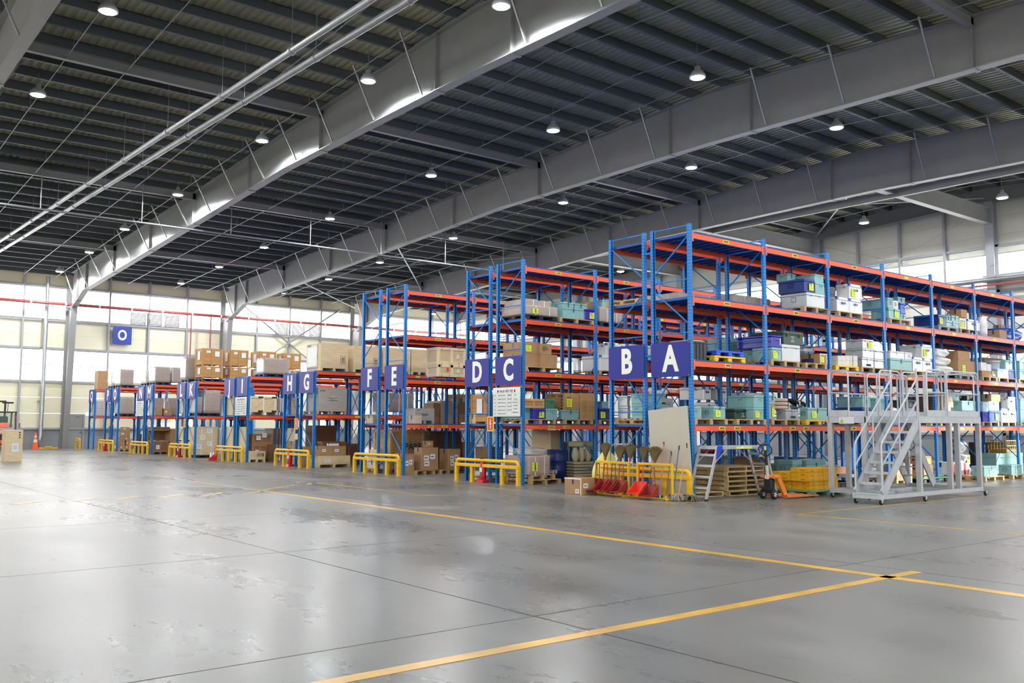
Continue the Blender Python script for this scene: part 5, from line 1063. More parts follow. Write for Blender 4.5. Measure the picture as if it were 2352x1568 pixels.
def slat(p,s,lab):
    w,d,h=s; root=rootfor('slat',p,lab); t=.02; pw=.07; m=SLATW
    MB().box(t+.004,t+.004,.06,w-t-.004,d-t,h-.03).build('liner',mat('liner_wood',(150,108,62),.7,noise=.2,scale=6),root)
    n=4; z0=.06; hh=(h-.06)/n
    for k in range(n):
        MB().cbox(pw*.5,t-.012,z0+k*hh+.003,w-.01,t,z0+(k+1)*hh-.003,.003).build('plank',m,root)
        MB().cbox(t-.012,t,z0+k*hh+.003,t,d-.01,z0+(k+1)*hh-.003,.003).build('plank',m,root)
    for a in (0,.5,1): x=a*(w-pw); MB().cbox(x,0-.012,0,x+pw,t-.012,h,.003).build('upright',m,root)
    for a in (0,1): y=.02+a*(d-pw-.02); MB().cbox(-.012,y,0,t-.012,y+pw,h,.003).build('upright',m,root)
    MB().box(.02,.02,h-.03,w-.01,d-.01,h-.005).build('lid_board',m,root)
    MB().box(w*.62,-.016,h*.55,w*.86,-.012,h*.85).build('paper_label',PAPER,root); MB().box(-.016,d*.3,h*.35,-.012,d*.62,h*.85).build('paper_label',PAPER,root); MB().box(w*.2,-.006,h*.75,w*.4,.0,h*.87).build('paper_label',PAPER,root)
    return root
def xcrate(p,s,lab,skid=0):
    w,d,h=s; root=rootfor('xcrate',p,lab); m=wood_mat('strap'); b=.03
    MB().cbox(b,b,0,w-b,d-b,h-b,.004).build('panel_box',wood_mat('ply'),root)
    for x in (0,w*.45,w*.86): MB().cbox(x,0,0,x+.08,b,h,.003).build('batten',mat('batten_white',(232,226,206),.6),root)
    for z in (0,h-.09): MB().cbox(0,.002,z,w,b,z+.09,.003).build('batten',m,root)
    for a,c in ((.06,.45),(.5,.86)): MB().bar((w*a+.04,b*.5,.1),(w*c,b*.5,h-.1),.09,b*.8,up=(0,1,0)).build('diagonal',m,root)
    for a in (.3,.78):
        for z in (.0,h-.09): MB().box(w*a,-.006,z+.01,w*a+.22,.002,z+.08).build('black_band',BLKP,root)
    skids(root,w,d,.12,m); return root
def bin_(p,s,lab):
    w,d,h=s; root=rootfor('bin',p,lab); g='green' in lab; m=mat('bin_green' if g else 'bin_grey',(50,84,82) if g else (52,60,62),.45)
    MB().prism([(.02,0),(w-.02,0),(w,h),(0,h)],0,d,'y').build('body',m,root); MB().cbox(-.015,-.015,h-.05,w+.015,d+.015,h-.0,.008).build('rim',m,root)
    for a in (.25,.5,.75): MB().box(w*a-.01,-.014,.03,w*a+.01,.002,h-.05).build('rib',m,root)
    MB().box(-.02,d*.35,h*.45,-.004,d*.6,h*.75).build('label_holder',PAPER,root)
    if 'papers' in lab:
        for k in range(3): MB().box(-.01+.02*k,.02+.03*k,h+.012*k,w-.02*k,d*.7,h+.01+.012*k).build('paper',mat('paper_tan',(206,198,176),.7),root)
    return root
def sack(p,s,lab,c='whitebag'):
    w,d,h=s; root=rootfor('sack',p,lab); cc={'whitebag':(236,236,236),'bluebag':(30,84,190),'foil':(196,200,204),'film':(206,208,210)}[c]
    m=mat('sack_'+c,cc,.22 if c!='whitebag' else .4,.7 if c=='foil' else 0.,bump=1.,scale=9) if c!='film' else film_mat('film_bunch',cc,.55)
    nz=3 if h>.6 else 1; rr=random.Random(hash(lab)%777)
    for k in range(nz):
        hh=h/nz; bm=bmesh.new(); bmesh.ops.create_icosphere(bm,subdivisions=3,radius=1)
        sx=w*.5*(1-.16*k); 
        for v in bm.verts:
            q=v.co.copy(); n=1+.12*math.sin(q.x*5+k)*math.sin(q.y*6+1.3*k)+.1*math.sin(q.z*7+q.x*3)
            e=Vector([math.copysign(abs(a)**.6,a) for a in q]); v.co=Vector((w*.5-(w*.06*k)+e.x*sx*n*.92,d*.5+e.y*d*.46*n,hh*(k+.5)+e.z*hh*.56*(1+.1*(n-1))))
            v.co.z=max(0.,v.co.z)
        b=MB(); b.add([v.co[:] for v in bm.verts],[[v.index for v in f.verts] for f in bm.faces],True); bm.free(); b.build('bag' if nz>1 else 'body',m,root)
    if c in('whitebag','bluebag') : MB().lathe([(.04,0),(.02,.04),(.06,.1),(.001,.09)],(w*.45,d*.5,h*.97),8).build('tied_neck',m,root)
    if c=='foil': MB().box(w*.5,d*.0,h*.35,w*.72,d*.02,h*.6).build('paper_note',NOTE,root)
    return root
def bucket(p,s,lab,c='white'):
    w,d,h=s; r=min(w,d)/2; root=rootfor('bucket',p,lab); m=mat('bucket_'+c,(236,236,232) if c=='white' else (236,92,36),.35)
    MB().lathe([(.001,.0),(r*.82,0),(r*.97,h*.9),(r*1.03,h*.9),(r*1.03,h),(r*.94,h),(r*.8,.03),(.001,.03)],(w/2,d/2,0),18).build('body',m,root)
    MB().tube([(w/2+r*math.cos(t),d/2-r*.4-r*.6*math.sin(t),h*.9-.18*h*math.sin(t)) for t in [math.pi*k/8 for k in range(9)]],.008,5).build('wire_handle',GALV,root); return root
def coil(p,s,lab):
    w,d,h=s; r=min(w,d)/2; root=rootfor('coil',p,lab); n=3
    for k in range(n):
        hh=h/n; o=MB().lathe([(.001,0),(r*.92,0),(r,.02),(r,hh*.8),(r*.92,hh*.95),(.001,hh*.95)],(w/2,d/2,k*hh),20).build('brown_ring',carton_mat('kraft'),root)
        MB().lathe([(r*1.01,.01),(r*1.03,hh*.3),(r*1.02,hh*.6),(r*1.0,hh*.85)],(w/2,d/2,k*hh),20).build('stretch_film',film_mat('film_clear',(235,238,240),.3),root)
    return root
def hose(p,s,lab):
    w,d,h=s; root=rootfor('hose',p,lab); P=[]
    for k in range(40):
        t=k/39; P.append((w*t,d*.5+d*.3*math.sin(t*14),.06+h*.75*abs(math.sin(t*math.pi*2.5))*(1-.3*t)))
    MB().tube(P,.045,8).build('hose_run',RUB,root); MB().tube([(w*.35,d*.2,.02),(w*.3,d*.2,h*.8),(w*.42,d*.3,h)],.02,6).build('white_tie',PAPER,root)
    MB().cbox(w*.45,d*.2,h*.5,w*.56,d*.5,h*.95,.02).build('white_end_cap',PAPER,root); return root
def roll(p,s,lab):
    w,d,h=s; r=w/2; root=rootfor('roll',p,lab); MB().lathe([(.001,0),(r,0),(r*1.02,h*.3),(r*.98,h*.6),(r,h*.96),(r*.6,h),(.001,h)],(r,r,0),14).build('body',mat('roll_white',(238,238,236),.4),root)
    MB().lathe([(r*1.03,0),(r*1.04,.05),(r*1.03,.1)],(r,r,h*.45),14).build('band',PAPER,root); return root
def drum(p,s,lab):
    w,d,h=s; r=.29; root=rootfor('drum',p,lab); m=mat('drum_blue',(24,50,120),.35)
    MB().lathe([(.001,0),(r,0),(r,h*.32),(r+.012,h*.34),(r,h*.36),(r,h*.65),(r+.012,h*.67),(r,h*.69),(r,h-.02),(r+.008,h),(r-.02,h),(r-.02,h-.02),(.001,h-.02)],(r,r,0),20).build('body',m,root)
    MB().lathe([(.001,0),(.035,0),(.035,.03),(.001,.03)],(r+.15,r,h-.02),8).build('bung',GALV,root); return root
def trays(p,s,lab):
    w,d,h=s; root=rootfor('trays',p,lab); m=mat('tray_pulp',(206,198,164),.7)
    MB().cbox(.03,.03,0,w-.03,d-.03,.14,.01).build('yellow_base',YEL,root)
    n=5
    for k in range(n):
        z=.15+k*.085; MB().prism([(.05,z),(w-.05,z),(w+.02,z+.05),(w+.02,z+.065),(-.02,z+.065),(-.02,z+.05)],0,d,'y').build('tray',m,root)
    for i in range(3):
        x=w*(.22+.28*i); MB().lathe([(.05,0),(.11,.1),(.12,.22),(.07,.36),(.05,.4)],(x,.14,.15+n*.085-.01),6).build('moulded_cup',m,root)
    MB().cbox(w*.5,d*.2,.15+n*.085+.4,w+.05,d*.9,.15+n*.085+.56,.03).build('top_tray',m,root); return root
def basket(p,s,lab):
    w,d,h=s; root=rootfor('basket',p,lab); m=mat('basket_yellow',(216,178,40),.5)
    for k in range(5): z=h*k/4; MB().box(0,0,z-.012,w,.012,z+.012).build('band',m,root); MB().box(0,.012,z-.012,.012,d,z+.012).build('band',m,root)
    for k in range(8): x=w*k/7; MB().box(x-.01,.002,0,x+.01,.014,h).build('rib',m,root)
    for k in range(7): y=d*k/6; MB().box(.002,y-.01,0,.014,y+.01,h).build('rib',m,root)
    MB().box(0,0,-.02,w,d,0).build('base',m,root); MB().box(.03,.03,0,w-.03,d-.03,h*.6).build('contents',carton_mat('kraft'),root); return root
PCOL={'dark':(34,36,40),'yellow':(236,190,36),'blue':(48,88,220),'grey':(128,136,134),'green':(112,162,142)}
def pallet(p,s,lab,m='wood',rz=0):
    w,d,h=s; root=rootfor('pallet',p,lab)
    if rz: root.rotation_euler=(0,0,rz)
    if m=='wood':
        n=6; bw=.105
        for k in range(n):
            y=k*(d-bw)/(n-1); MB().cbox(0,y,h-.022,w,y+bw,h,.003).build('deck_board',PWOOD,root)
        for a in (0,.5,1):
            x=a*(w-.1); b=MB()
            for c in (0,.5,1): y=c*(d-.12); b.cbox(x,y+.001,.02,x+.1,y+.119,h-.044,.003)
            b.build('block_row',PWOOD,root); MB().cbox(x,0,h-.044,x+.1,d,h-.0225,.003).build('stringer_board',PWOOD,root)
            MB().cbox(x,.0,0,x+.1,d,.0195,.003).build('bottom_board',PWOOD,root)
    else:
        mm=mat('pallet_'+m,PCOL[m],.42); b=MB()
        b.cbox(0,0,h-.045,w,d,h,.008).build('deck',mm,root)
        for a in (0,.5,1):
            for c in (0,.5,1):
                lw=.16 if a!=.5 else .14; x=a*(w-lw); y=c*(d-.16); MB().cbox(x,y,.022,x+lw,y+.16,h-.045,.01).build('leg',mm,root)
        for a in (0,.5,1): x=a*(w-.14); MB().cbox(x,0,0,x+.14,d,.022,.004).build('runner',mm,root)
    return root
FN=dict(trunk=trunk,chest=chest,army=army,case=case,carton=carton,wrapped=wrapped,crate=crate,slat=slat,xcrate=xcrate,bin=bin_,sack=sack,bucket=bucket,coil=coil,hose=hose,roll=roll,drum=drum,trays=trays,basket=basket,pallet=pallet)
for it in ITEMS:
    k,p,s,lab=it[:4]; ex=dict(it[4]) if len(it)>4 else {}
    if 'note' in ex: ex['note_']=ex.pop('note')
    FN[k](p,s,lab,**ex)
# ------------------------------------------------------------------ yellow guard rails at the rack ends
def barrier(y0,L,offs,lab,X=15.66):
    o=thing('guard_rail',lab,'guard rail',(X,y0,0),0,'yellow guard rails')
    r=.045; P=[(0,.05,.5)]
    for k in range(6): t=math.pi/2*k/5; P.append((0,.05+.1*(1-math.cos(t)),.52+.1*math.sin(t)))
    for k in range(6): t=math.pi/2*k/5; P.append((0,L-.15+.1*math.sin(t),.52+.1*math.cos(t)))
    P.append((0,L-.05,.5)); MB().tube(P,r,10).build('top_tube',YEL,o)
    MB().cbox(-.05,0,.43,.05,L,.52,.008).build('mid_rail',YEL,o)
    for a in offs: MB().cbox(-.05,a,0,.05,a+.1,.43,.008).build('leg',YEL,o); MB().box(-.075,a-.025,0,.075,a+.125,.008).build('foot_plate',YEL,o)
    return o
O4=(0,.68,2.05,2.8); O5=(0,.7,1.4,2.1,2.8)
for n,of,lab in (('A',O4,'yellow tubular guard rail behind the broom stands'),('C',O4,'yellow tubular guard rail below the signs D and C'),('E',O5,'yellow five-legged guard rail below the signs F and E'),('G',O4,'yellow tubular guard rail below the signs H and G'),
    ('I',O5,'yellow five-legged guard rail below the signs J and I'),('K',O4,'yellow tubular guard rail below the signs L and K'),('M',O5,'yellow five-legged guard rail below the signs N and M'),('O',O4,'yellow tubular guard rail below the signs P and O')):
    barrier(RY[n]-.16,2.9,of,lab)
barrier(62.9,1.0,(0,.9),'short bright yellow hoop rail by the wall door, beside rack Q')
# ------------------------------------------------------------------ fire extinguishers
def extinguisher(y,lab):
    o=thing('fire_extinguisher',lab,'extinguisher',(15.68,y,0),0,'red fire extinguishers')
    MB().prism([(-.13,0),(.13,0),(.1,.09),(-.1,.09)],-.13,.13,'y').build('base_stand',REDP,o)
    MB().lathe([(.001,.1),(.085,.1),(.09,.13),(.09,.5),(.07,.56),(.03,.59),(.03,.62),(.001,.62)],n=16).build('cylinder',REDP,o)
    MB().box(-.02,-.02,.62,.02,.02,.67).build('valve',CHROME,o); MB().box(-.1,-.012,.66,.03,.012,.685).build('lever',BLKP,o)
    MB().tube([(0,.02,.64),(0,.12,.62),(0,.14,.5),(0,.13,.32)],.014,6).build('hose',BLKP,o); MB().box(-.0915,-.05,.3,-.08,.05,.42).build('label_plate',PAPER,o)
for n,lab in (('D','red fire extinguisher on the floor between the posts of racks D and C'),('H','red fire extinguisher on the floor between the posts of racks H and G'),('L','red fire extinguisher on the floor between the posts of racks L and K'),('P','red fire extinguisher on the floor between the posts of racks P and O')):
    extinguisher(RY[n]+.02,lab)
# ------------------------------------------------------------------ wall sign
s=tag(MB().cbox(17.93,64.98,6.9,19.15,65.0,8.1,.006).build('letter_sign',mat('sign_bright_blue',(44,72,176),.35)),'square blue sign with white letter O high on the far wall','sign')
text('O',.95,WHITE_INK,s,(18.54,64.975,7.5),'-y',.03,.78,'letter')
for a in (18.0,19.08): MB().box(a-.02,65.0,7.4,a+.02,65.32,7.6).build('bracket',FRAME,s)
# ------------------------------------------------------------------ broom stands, dustpans, brooms
def stand(y0,y1,lab):
    o=thing('broom_stand',lab,'stand',(15.3,y0,0),0,'yellow broom stands'); L=y1-y0; t=.045
    for a in (0,L-t): MB().cbox(0,a,.03,t,a+t,.78,.004).build('upright',YEL,o); MB().cbox(-.22,a,0,.3,a+t,.03,.004).build('foot',YEL,o); MB().box(-.225,a+.004,.004,-.2201,a+t-.004,.026).build('end_cap',BLKP,o)
    MB().cbox(0,t,.73,t,L-t,.78,.004).build('top_bar',YEL,o); MB().cbox(0,t,.0,t,L-t,.03,.004).build('bottom_bar',YEL,o)
    for k in range(6): MB().tube([(-.0,.15+k*(L-.3)/5,.7),(-.07,.15+k*(L-.3)/5,.69),(-.08,.15+k*(L-.3)/5,.72)],.006,5).build('hook',YEL,o)
stand(14.80,15.88,'yellow square-tube stand hung with four red dustpans'); stand(13.50,14.56,'yellow square-tube stand hung with two dustpans, nearer the ladder')
def dustpan(x,y,z,lab,c,rz=0,tilt=0):
    o=thing('dustpan',lab,'dustpan',(x,y,z),rz,'red dustpans'); m=mat('dustpan_%d'%c,[(128,30,32),(176,36,36),(226,60,36),(150,48,38),(206,90,56),(206,30,40)][c],.4)
    w=.33; d=.3; h=.27
    m1=MB(); m1.prism([(-d/2,0),(d/2,.02),(d/2,.035),(-d/2,.012)],-w/2,w/2,'y'); m1.prism([(d/2-.012,.02),(d/2,.02),(d/2+.02,h),(d/2+.008,h)],-w/2,w/2,'y')
    for s in (-1,1): m1.prism([(-d/2,.005),(d/2,.02),(d/2+.015,h),(-d/2+.1,.09)],s*w/2-.006,s*w/2+.006,'y')
    m1.build('scoop',m,o)
    for s in (-1,1): MB().tube([(d/2,s*.075,h-.05),(d/2+.02,s*.05,.62)],.011,6).build('handle_rod',m,o)
    MB().tube([(d/2+.02,-.05,.62),(d/2+.02,.05,.62)],.014,6).build('grip',m,o); MB().tube([(d/2+.005,-.07,h+.08),(d/2+.005,.07,h+.08)],.01,6).build('cross_bar',m,o)
for k,(y,c) in enumerate(((15.72,0),(15.46,1),(15.2,0),(14.95,3))): dustpan(15.06,y,.1,'dull red dustpan, %s from left on the first yellow stand'%['first','second','third','fourth'][k],c)
dustpan(15.06,14.34,.1,'bright red-orange dustpan on the second yellow stand',2); dustpan(15.04,13.98,.06,'brown-red dustpan at the near end of the second yellow stand',3)
dustpan(15.45,40.2,.0,'bright red dustpan on the floor by the guard rail under sign J',5)
BR=mat('bristle',(104,90,52),.8,noise=.25,scale=30,grain='z'); STK=mat('stick_wood',(176,130,84),.55)
def broom(x,y,lean,lab,hb=1.0):
    o=thing('broom',lab,'broom',(x,y,0),0,'upturned brooms behind the stands'); l=lean
    MB().tube([(0,0,0),(l*.8,0,hb-.18)],.013,6).build('handle',STK,o)
    m=MB(); fw=.75+.5*((y*7.3)%1)
    for k in range(9):
        a=(k-4)/4; 
        for s in (-1,1): m.tube([(l*.8,.012*a,hb-.2),(l*.9+s*.02,.075*a*fw,hb-.03),(l+s*.045,.15*a*fw,hb+.16-.06*a*a)],[.012,.024,.012],6)
    m.build('bristles',BR,o); MB().tube([(l*.78,0,hb-.24),(l*.82,0,hb-.16)],.03,8).build('binding',mat('binding_red',(170,70,60),.6),o)
for k,(y,h) in enumerate(((15.78,1.03),(15.3,.98),(14.97,1.02),(14.55,.98),(14.22,.98))): broom(15.42,y,.14,'straw broom with bristles up, %s from left behind the yellow stands'%['first','second','third','fourth','fifth'][k],h)
for k,(y,x1,h,c,lab) in enumerate(((13.98,.16,1.22,(206,120,96),'red-striped mop stick leaning near the grey board'),(13.86,.15,1.02,(150,104,70),'dark wooden stick leaning behind the second stand'),(13.72,.14,1.15,(70,110,130),'blue-green stick leaning against the grey board'),(13.62,.16,1.2,(206,170,128),'pale wooden mop handle leaning against the grey board'))):
    o=thing('mop_stick',lab,'stick',(15.48,y-.05*k,0),0,'sticks leaning by the grey board')
    MB().tube([(-.05,0,.0),(x1,.06-.05*k,h)],.013,6).build('stick',mat('stick_%d'%k,c,.5),o); MB().tube([(x1-.005,.058-.05*k,h-.08),(x1+.003,.06-.05*k,h+.02)],.016,6).build('end_grip',RUB,o); MB().tube([(-.052,0,0),(-.04,.004,.08)],.018,6).build('ferrule',PAPER,o)
MOP=mat('mop_grey',(138,136,130),.9,bump=1.,scale=30)
for k,(x,y) in enumerate(((15.3,13.36),(15.46,13.14))):
    o=thing('floor_mop',['pale grey mop bundle on the floor by the second stand','dark grey mop bundle on the floor by the guard rail end'][k],'mop',(x,y,0))
    m=MB(); rr=random.Random(k)
    for i in range(26):
        a=rr.uniform(0,6.28); q=rr.uniform(.02,.1); m.tube([(math.cos(a)*q*.4,math.sin(a)*q,.13),(math.cos(a)*(q+.05),math.sin(a)*(q+.08),.08),(math.cos(a)*(q+.07),math.sin(a)*(q+.12),.018)],.018,5)
    m.build('strands',MOP if k==0 else mat('mop_dark',(96,90,84),.9),o); MB().cbox(-.03,-.1,.1,.05,.1,.16,.01).build('clamp',STK,o)
# leaning grey board
o=thing('leaning_board','large plain grey-beige board leaning on the end of rack A','board',(15.80,13.93,.02)); b=MB().cbox(-.009,-.585,0.05,.009,.585,1.98,.003).build('panel',mat('board_beige',(196,190,176),.5,noise=.05,scale=2),o); b.rotation_euler=(math.radians(-5),math.radians(1.2),0)
b2=MB().box(-.0095,-.15,.7,-.009,-.06,.73).build('scuff_mark',WGREY,b)
# yellow bag
bm=bmesh.new(); bmesh.ops.create_icosphere(bm,subdivisions=4,radius=1); 
for v in bm.verts:
    q=v.co.copy(); z=(q.z+1)/2; k=(1-z)**.55*1.0+.05; a=math.atan2(q.y,q.x); rr_=math.hypot(q.x,q.y); f=1+.08*math.sin(a*7+z*9)
    v.co=Vector((q.x*.24*k*f*1.3,q.y*.46*k*f-.12*z+.03,z**.9*1.12))
m=MB().add([v.co[:] for v in bm.verts],[[v.index for v in f.verts] for f in bm.faces],True); bm.free()
o=thing('refuse_bag','tall yellow plastic refuse bag with twisted top behind the first stand','bag',(15.86,16.12,0)); m.build('bag_body',mat('bag_yellow',(222,218,110),.3,bump=.8,scale=7),o); MB().tube([(0,.0,.95),(0,-.06,1.06),(0,-.09,1.15)],[.05,.03,.015],8).build('twisted_neck',mat('bag_yellow',(222,218,110),.3),o)
# hand cart with a silver loop handle
o=thing('hand_cart','hand cart with silver tube loop handle behind the brooms','cart',(15.70,15.42,0)); L=.36; 
MB().tube([(.0,-L,.1),(0,-L,1.0),(0,-L+.06,1.12),(0,-L+.14,1.16),(0,L-.14,1.16),(0,L-.06,1.12),(0,L,1.0),(0,L,.1)],.018,8).build('loop_handle',ALU,o)
MB().cbox(-.06,-L,.1,.03,L,.13,.005).build('base_plate',mat('cart_blue',(40,90,170),.4),o); MB().tube([(0,-L,.55),(0,L,.55)],.014,6).build('cross_bar',ALU,o)
for a in (-L+.05,L-.05): MB().lathe([(.001,-.02),(.05,-.02),(.05,.02),(.001,.02)],(-.0,a,.05),12,'y').build('wheel',RUB,o)
o2=thing('cloth_rag','grey rag draped over the loop handle of the hand cart','rag',(15.70,15.3,1.178)); noisy_box(.05,.14,.012,.004,9,4).build('draped_cloth',MOP,o2,(-.025,-.07,0)); noisy_box(.012,.14,.16,.004,8,4).build('hanging_fold',MOP,o2,(-.035,-.07,-.16))
# taped carton on the floor
o=carton((14.78,15.80,0),(.5,.58,.38),'tan carton with white taped edges on the floor by the dustpans','kraft',label=1); MB().box(-.004,.0,.0,0,.03,.38).build('white_edge',PAPER,o); MB().box(-.004,.03,.35,0,.58,.38).build('white_edge',PAPER,o); MB().box(-.006,-.004,0,.03,0,.38).build('yellow_tape',TAPE,o)
MB().box(-.005,.08,.03,-.001,.2,.13).build('number_label',PAPER,o); text('4',.08,INK,o,(-.008,.14,.08),'-x')
# ------------------------------------------------------------------ aluminium work platform
o=thing('work_platform','folding aluminium work platform with blue corner brackets beside rack A','platform',(15.68,12.9,0)); W=.48; H=1.16; BLUEP=mat('bracket_blue',(36,66,210),.35)
MB().cbox(.4,0,H-.07,2.06,W,H,.006).build('plank',ALU,o)
for k in range(5): MB().box(.42,.04+k*.09,H,2.04,.08+k*.09,H+.006).build('tread_rib',ALU,o)
MB().box(1.05,-.004,H-.06,1.6,-.0005,H-.015).build('warning_sticker',NOTE,o); MB().box(1.2,-.0055,H-.055,1.32,-.0042,H-.02).build('white_sticker',PAPER,o)
for sx,x0,x1 in ((0,0.,.4),(1,2.5,2.06)):
    for a in (0.,W-.0):
        MB().bar((x0,a,.04),(x1,a,H-.02),.065,.03,up=(0,1,0)).build('rail',ALU,o); MB().cbox(x0-.04,a-.025,0,x0+.04,a+.025,.05,.006).build('rubber_foot',RUB,o)
        d=1 if sx==0 else -1
        MB().prism([(x1-.07*d,H-.26),(x1+.0*d,H-.26),(x1+.06*d,H-.1),(x1+.14*d,H-.08),(x1+.14*d,H+.01),(x1-.02*d,H+.01)],a-.03 if a<.1 else a+.02,a-.02 if a<.1 else a+.03,'y').build('corner_bracket',BLUEP,o)
        MB().bar((x0+(x1-x0)*.68,a,H*.68),(x1+.32*d,a,H-.07),.022,.012,up=(0,1,0)).build('stay',ALU,o)
    for k in range(1,5):
        f=k/5+.02; MB().bar((x0+(x1-x0)*f,.0,.02+H*f),(x0+(x1-x0)*f,W,.02+H*f),.05,.03,up=(1,0,0)).build('rung',ALU,o)
    MB().bar((x0+(x1-x0)*.09,.0,.1),(x0+(x1-x0)*.09,W,.1),.03,.03).build('spreader_bar',ALU,o)
# ------------------------------------------------------------------ hand pallet truck
OR=mat('truck_orange',(240,136,52),.42,noise=.08,scale=8)
o=thing('pallet_truck','orange hand pallet truck with black loop handle before the pallet stack','pallet truck',(17.36,12.52,0))
for s in (-1,1):
    m=MB(); m.prism([(.28,.09),(.42,.09),(1.46,.06),(1.5,.05),(1.5,.02),(.42,.04),(.3,.04)],s*.19-.08,s*.19+.08,'y'); m.build('fork',OR,o)
    MB().bar((.1,s*.16,.5),(.36,s*.16,.09),.12,.05,up=(0,1,0)).build('side_arm',OR,o); MB().lathe([(.001,-.04),(.035,-.04),(.035,.04),(.001,.04)],(1.38,s*.19,.036),12,'y').build('load_roller',RUB,o)
MB().cbox(-.04,-.2,.46,.14,.2,.53,.01).build('top_bridge',OR,o)
MB().cbox(-.06,-.1,.13,.09,.1,.45,.02).build('pump_body',BLKP,o); MB().lathe([(.001,0),(.04,0),(.04,.2),(.001,.2)],(-.02,.06,.36),10).build('ram',CHROME,o); MB().box(-.1,-.13,.2,.02,.13,.27).build('axle_block',BLKP,o)
for s in (-1,1):
    MB().lathe([(.05,-.028),(.1,-.028),(.108,0),(.1,.028),(.05,.028)],(-.02,s*.15,.108),18,'y').build('tyre',RUB,o); MB().lathe([(.001,-.025),(.052,-.028),(.06,-.03),(.06,.03),(.001,.025)],(-.02,s*.15,.108),16,'y').build('wheel_disc',BLKP,o)
    for k in range(5):
        t=2*math.pi*k/5; MB().bar((-.02+.015*math.cos(t),s*.15-.031,.108+.015*math.sin(t)),(-.02+.055*math.cos(t),s*.15-.031,.108+.055*math.sin(t)),.02,.006,up=(0,1,0)).build('spoke',PAPER,o)
MB().tube([(-.04,0,.44),(-.07,0,.74)],.036,10).build('handle_post',mat('post_cream',(206,196,170),.5),o); MB().tube([(-.07,0,.73),(-.1,0,1.08)],.032,10).build('handle_sleeve',BLKP,o)
P=[(-.09,0,.92),(-.1,-.16,1.02),(-.115,-.17,1.12),(-.12,-.1,1.19),(-.12,.1,1.19),(-.115,.17,1.12),(-.1,.16,1.02),(-.09,0,.92)]
MB().tube(P,.014,8).build('loop_grip',BLKP,o); MB().box(-.125,-.02,1.06,-.1,.02,1.16).build('yellow_tag',NOTE,o)
# ------------------------------------------------------------------ stack of empty wooden pallets
def stringer_pallet(p,rz,lab,w=1.38,d=1.08,h=.108):
    o=thing('pallet',lab,'pallet',p,rz,'empty pallets stacked on the floor'); m=mat('pallet_old',(200,174,126),.75,noise=.3,scale=7,grain=True)
    for a in (0,.5,1): x=a*(w-.04); MB().cbox(x,.0,.016,x+.04,d,h-.018,.003).build('stringer',m,o)
    for k in range(7): y=k*(d-.11)/6; MB().cbox(0,y,h-.0175,w,y+.11,h,.003).build('deck_board',m,o)
    for a in (0,.5,1): y=a*(d-.12); MB().cbox(0,y,0,w,y+.12,.0155,.003).build('bottom_board',m,o)
SP=['bottom','second','third','fourth','fifth','topmost']
for k in range(6): stringer_pallet((17.30+R.uniform(-.02,.02),13.60+(0 if k else -.05),.110*k),R.uniform(-.02,.02),'old wooden pallet, %s in the stack behind the pallet truck'%(SP[k]+(' from floor' if 0<k<5 else '')))
stringer_pallet((16.1,13.75,0),-.1,'lone pale wooden pallet on the floor under the work platform',1.1)
# tilted white sign and dark goods behind the platform
o=thing('white_placard','bluish white placard leaning behind the aluminium work platform','placard',(17.05,14.9,.13)); b=MB().cbox(-.36,-.01,.6,.36,.01,1.0,.004).build('panel',mat('placard',(206,212,236),.5),o)
for k in range(3): MB().box(-.2+.08*k,-.012,.86-.1*k,.18,-.0102,.9-.1*k).build('printed_line',mat('print_blue',(70,84,140),.5),b)
for a in (-.25,.25): MB().bar((a,.03,0),(a,.03,.62),.03).build('stand_leg',ALU,o)
wrapped((18.3,14.95,.0),(1.1,.9,.85),'dark wrapped load on the floor behind the pallet stack','dark')
o=tag(MB().lathe([(.001,0),(.2,.0),(.24,.12),(.2,.22),(.001,.24)],(18.75,15.3,.87),16).build('red_case',mat('red_case',(150,34,40),.35)),'round dark red case on a dark wrapped load','case'); MB().box(18.7,15.05,.95,18.8,15.1,1.0).build('clasp',CHROME,o)
wrapped((16.15,15.1,.0),(1.0,.8,.7),'crumpled film-wrapped load on the floor at the rack end','dark')
# ------------------------------------------------------------------ yellow timber blocks on a green plastic pallet
pallet((18.78,12.36,0),(1.3,1.15,.13),'green plastic pallet under the yellow timber blocks','green',rz=.0)
YB=mat('block_yellow',(236,176,26),.55,noise=.16,scale=6); SC=mat('block_scuff',(200,146,24),.7)
LN=['bottom','second','third','fourth','top']
for l in range(5):
    for i in range(2):
        for j in range(2):
            if l==4 and (i,j)!=(0,0) and (i,j)!=(0,1): continue
            if l==3 and (i,j)==(1,1): continue
            x=18.84+j*.58+[0,.01,-.06,-.05,-.05][l]+R.uniform(-.01,.01); y=12.46+i*.5+[0,.01,-.02,.0,.0][l]; z=.13+l*.101
            o=thing('timber_block','worn yellow timber block, %s layer, %s %s'%(LN[l],'front' if i==0 else 'back',['near','far'][j]),'block',(x,y,z),R.uniform(-.015,.015),'yellow timber blocks')
            MB().cbox(0,0,0,.565,.485,.1,.006).build('timber',YB,o); MB().box(.1+.1*j,-.0015,.02,.2+.12*j,0,.05+.02*i).build('scuff',SC,o); MB().box(-.0015,.1,.03,0,.22,.07).build('scuff',SC,o)
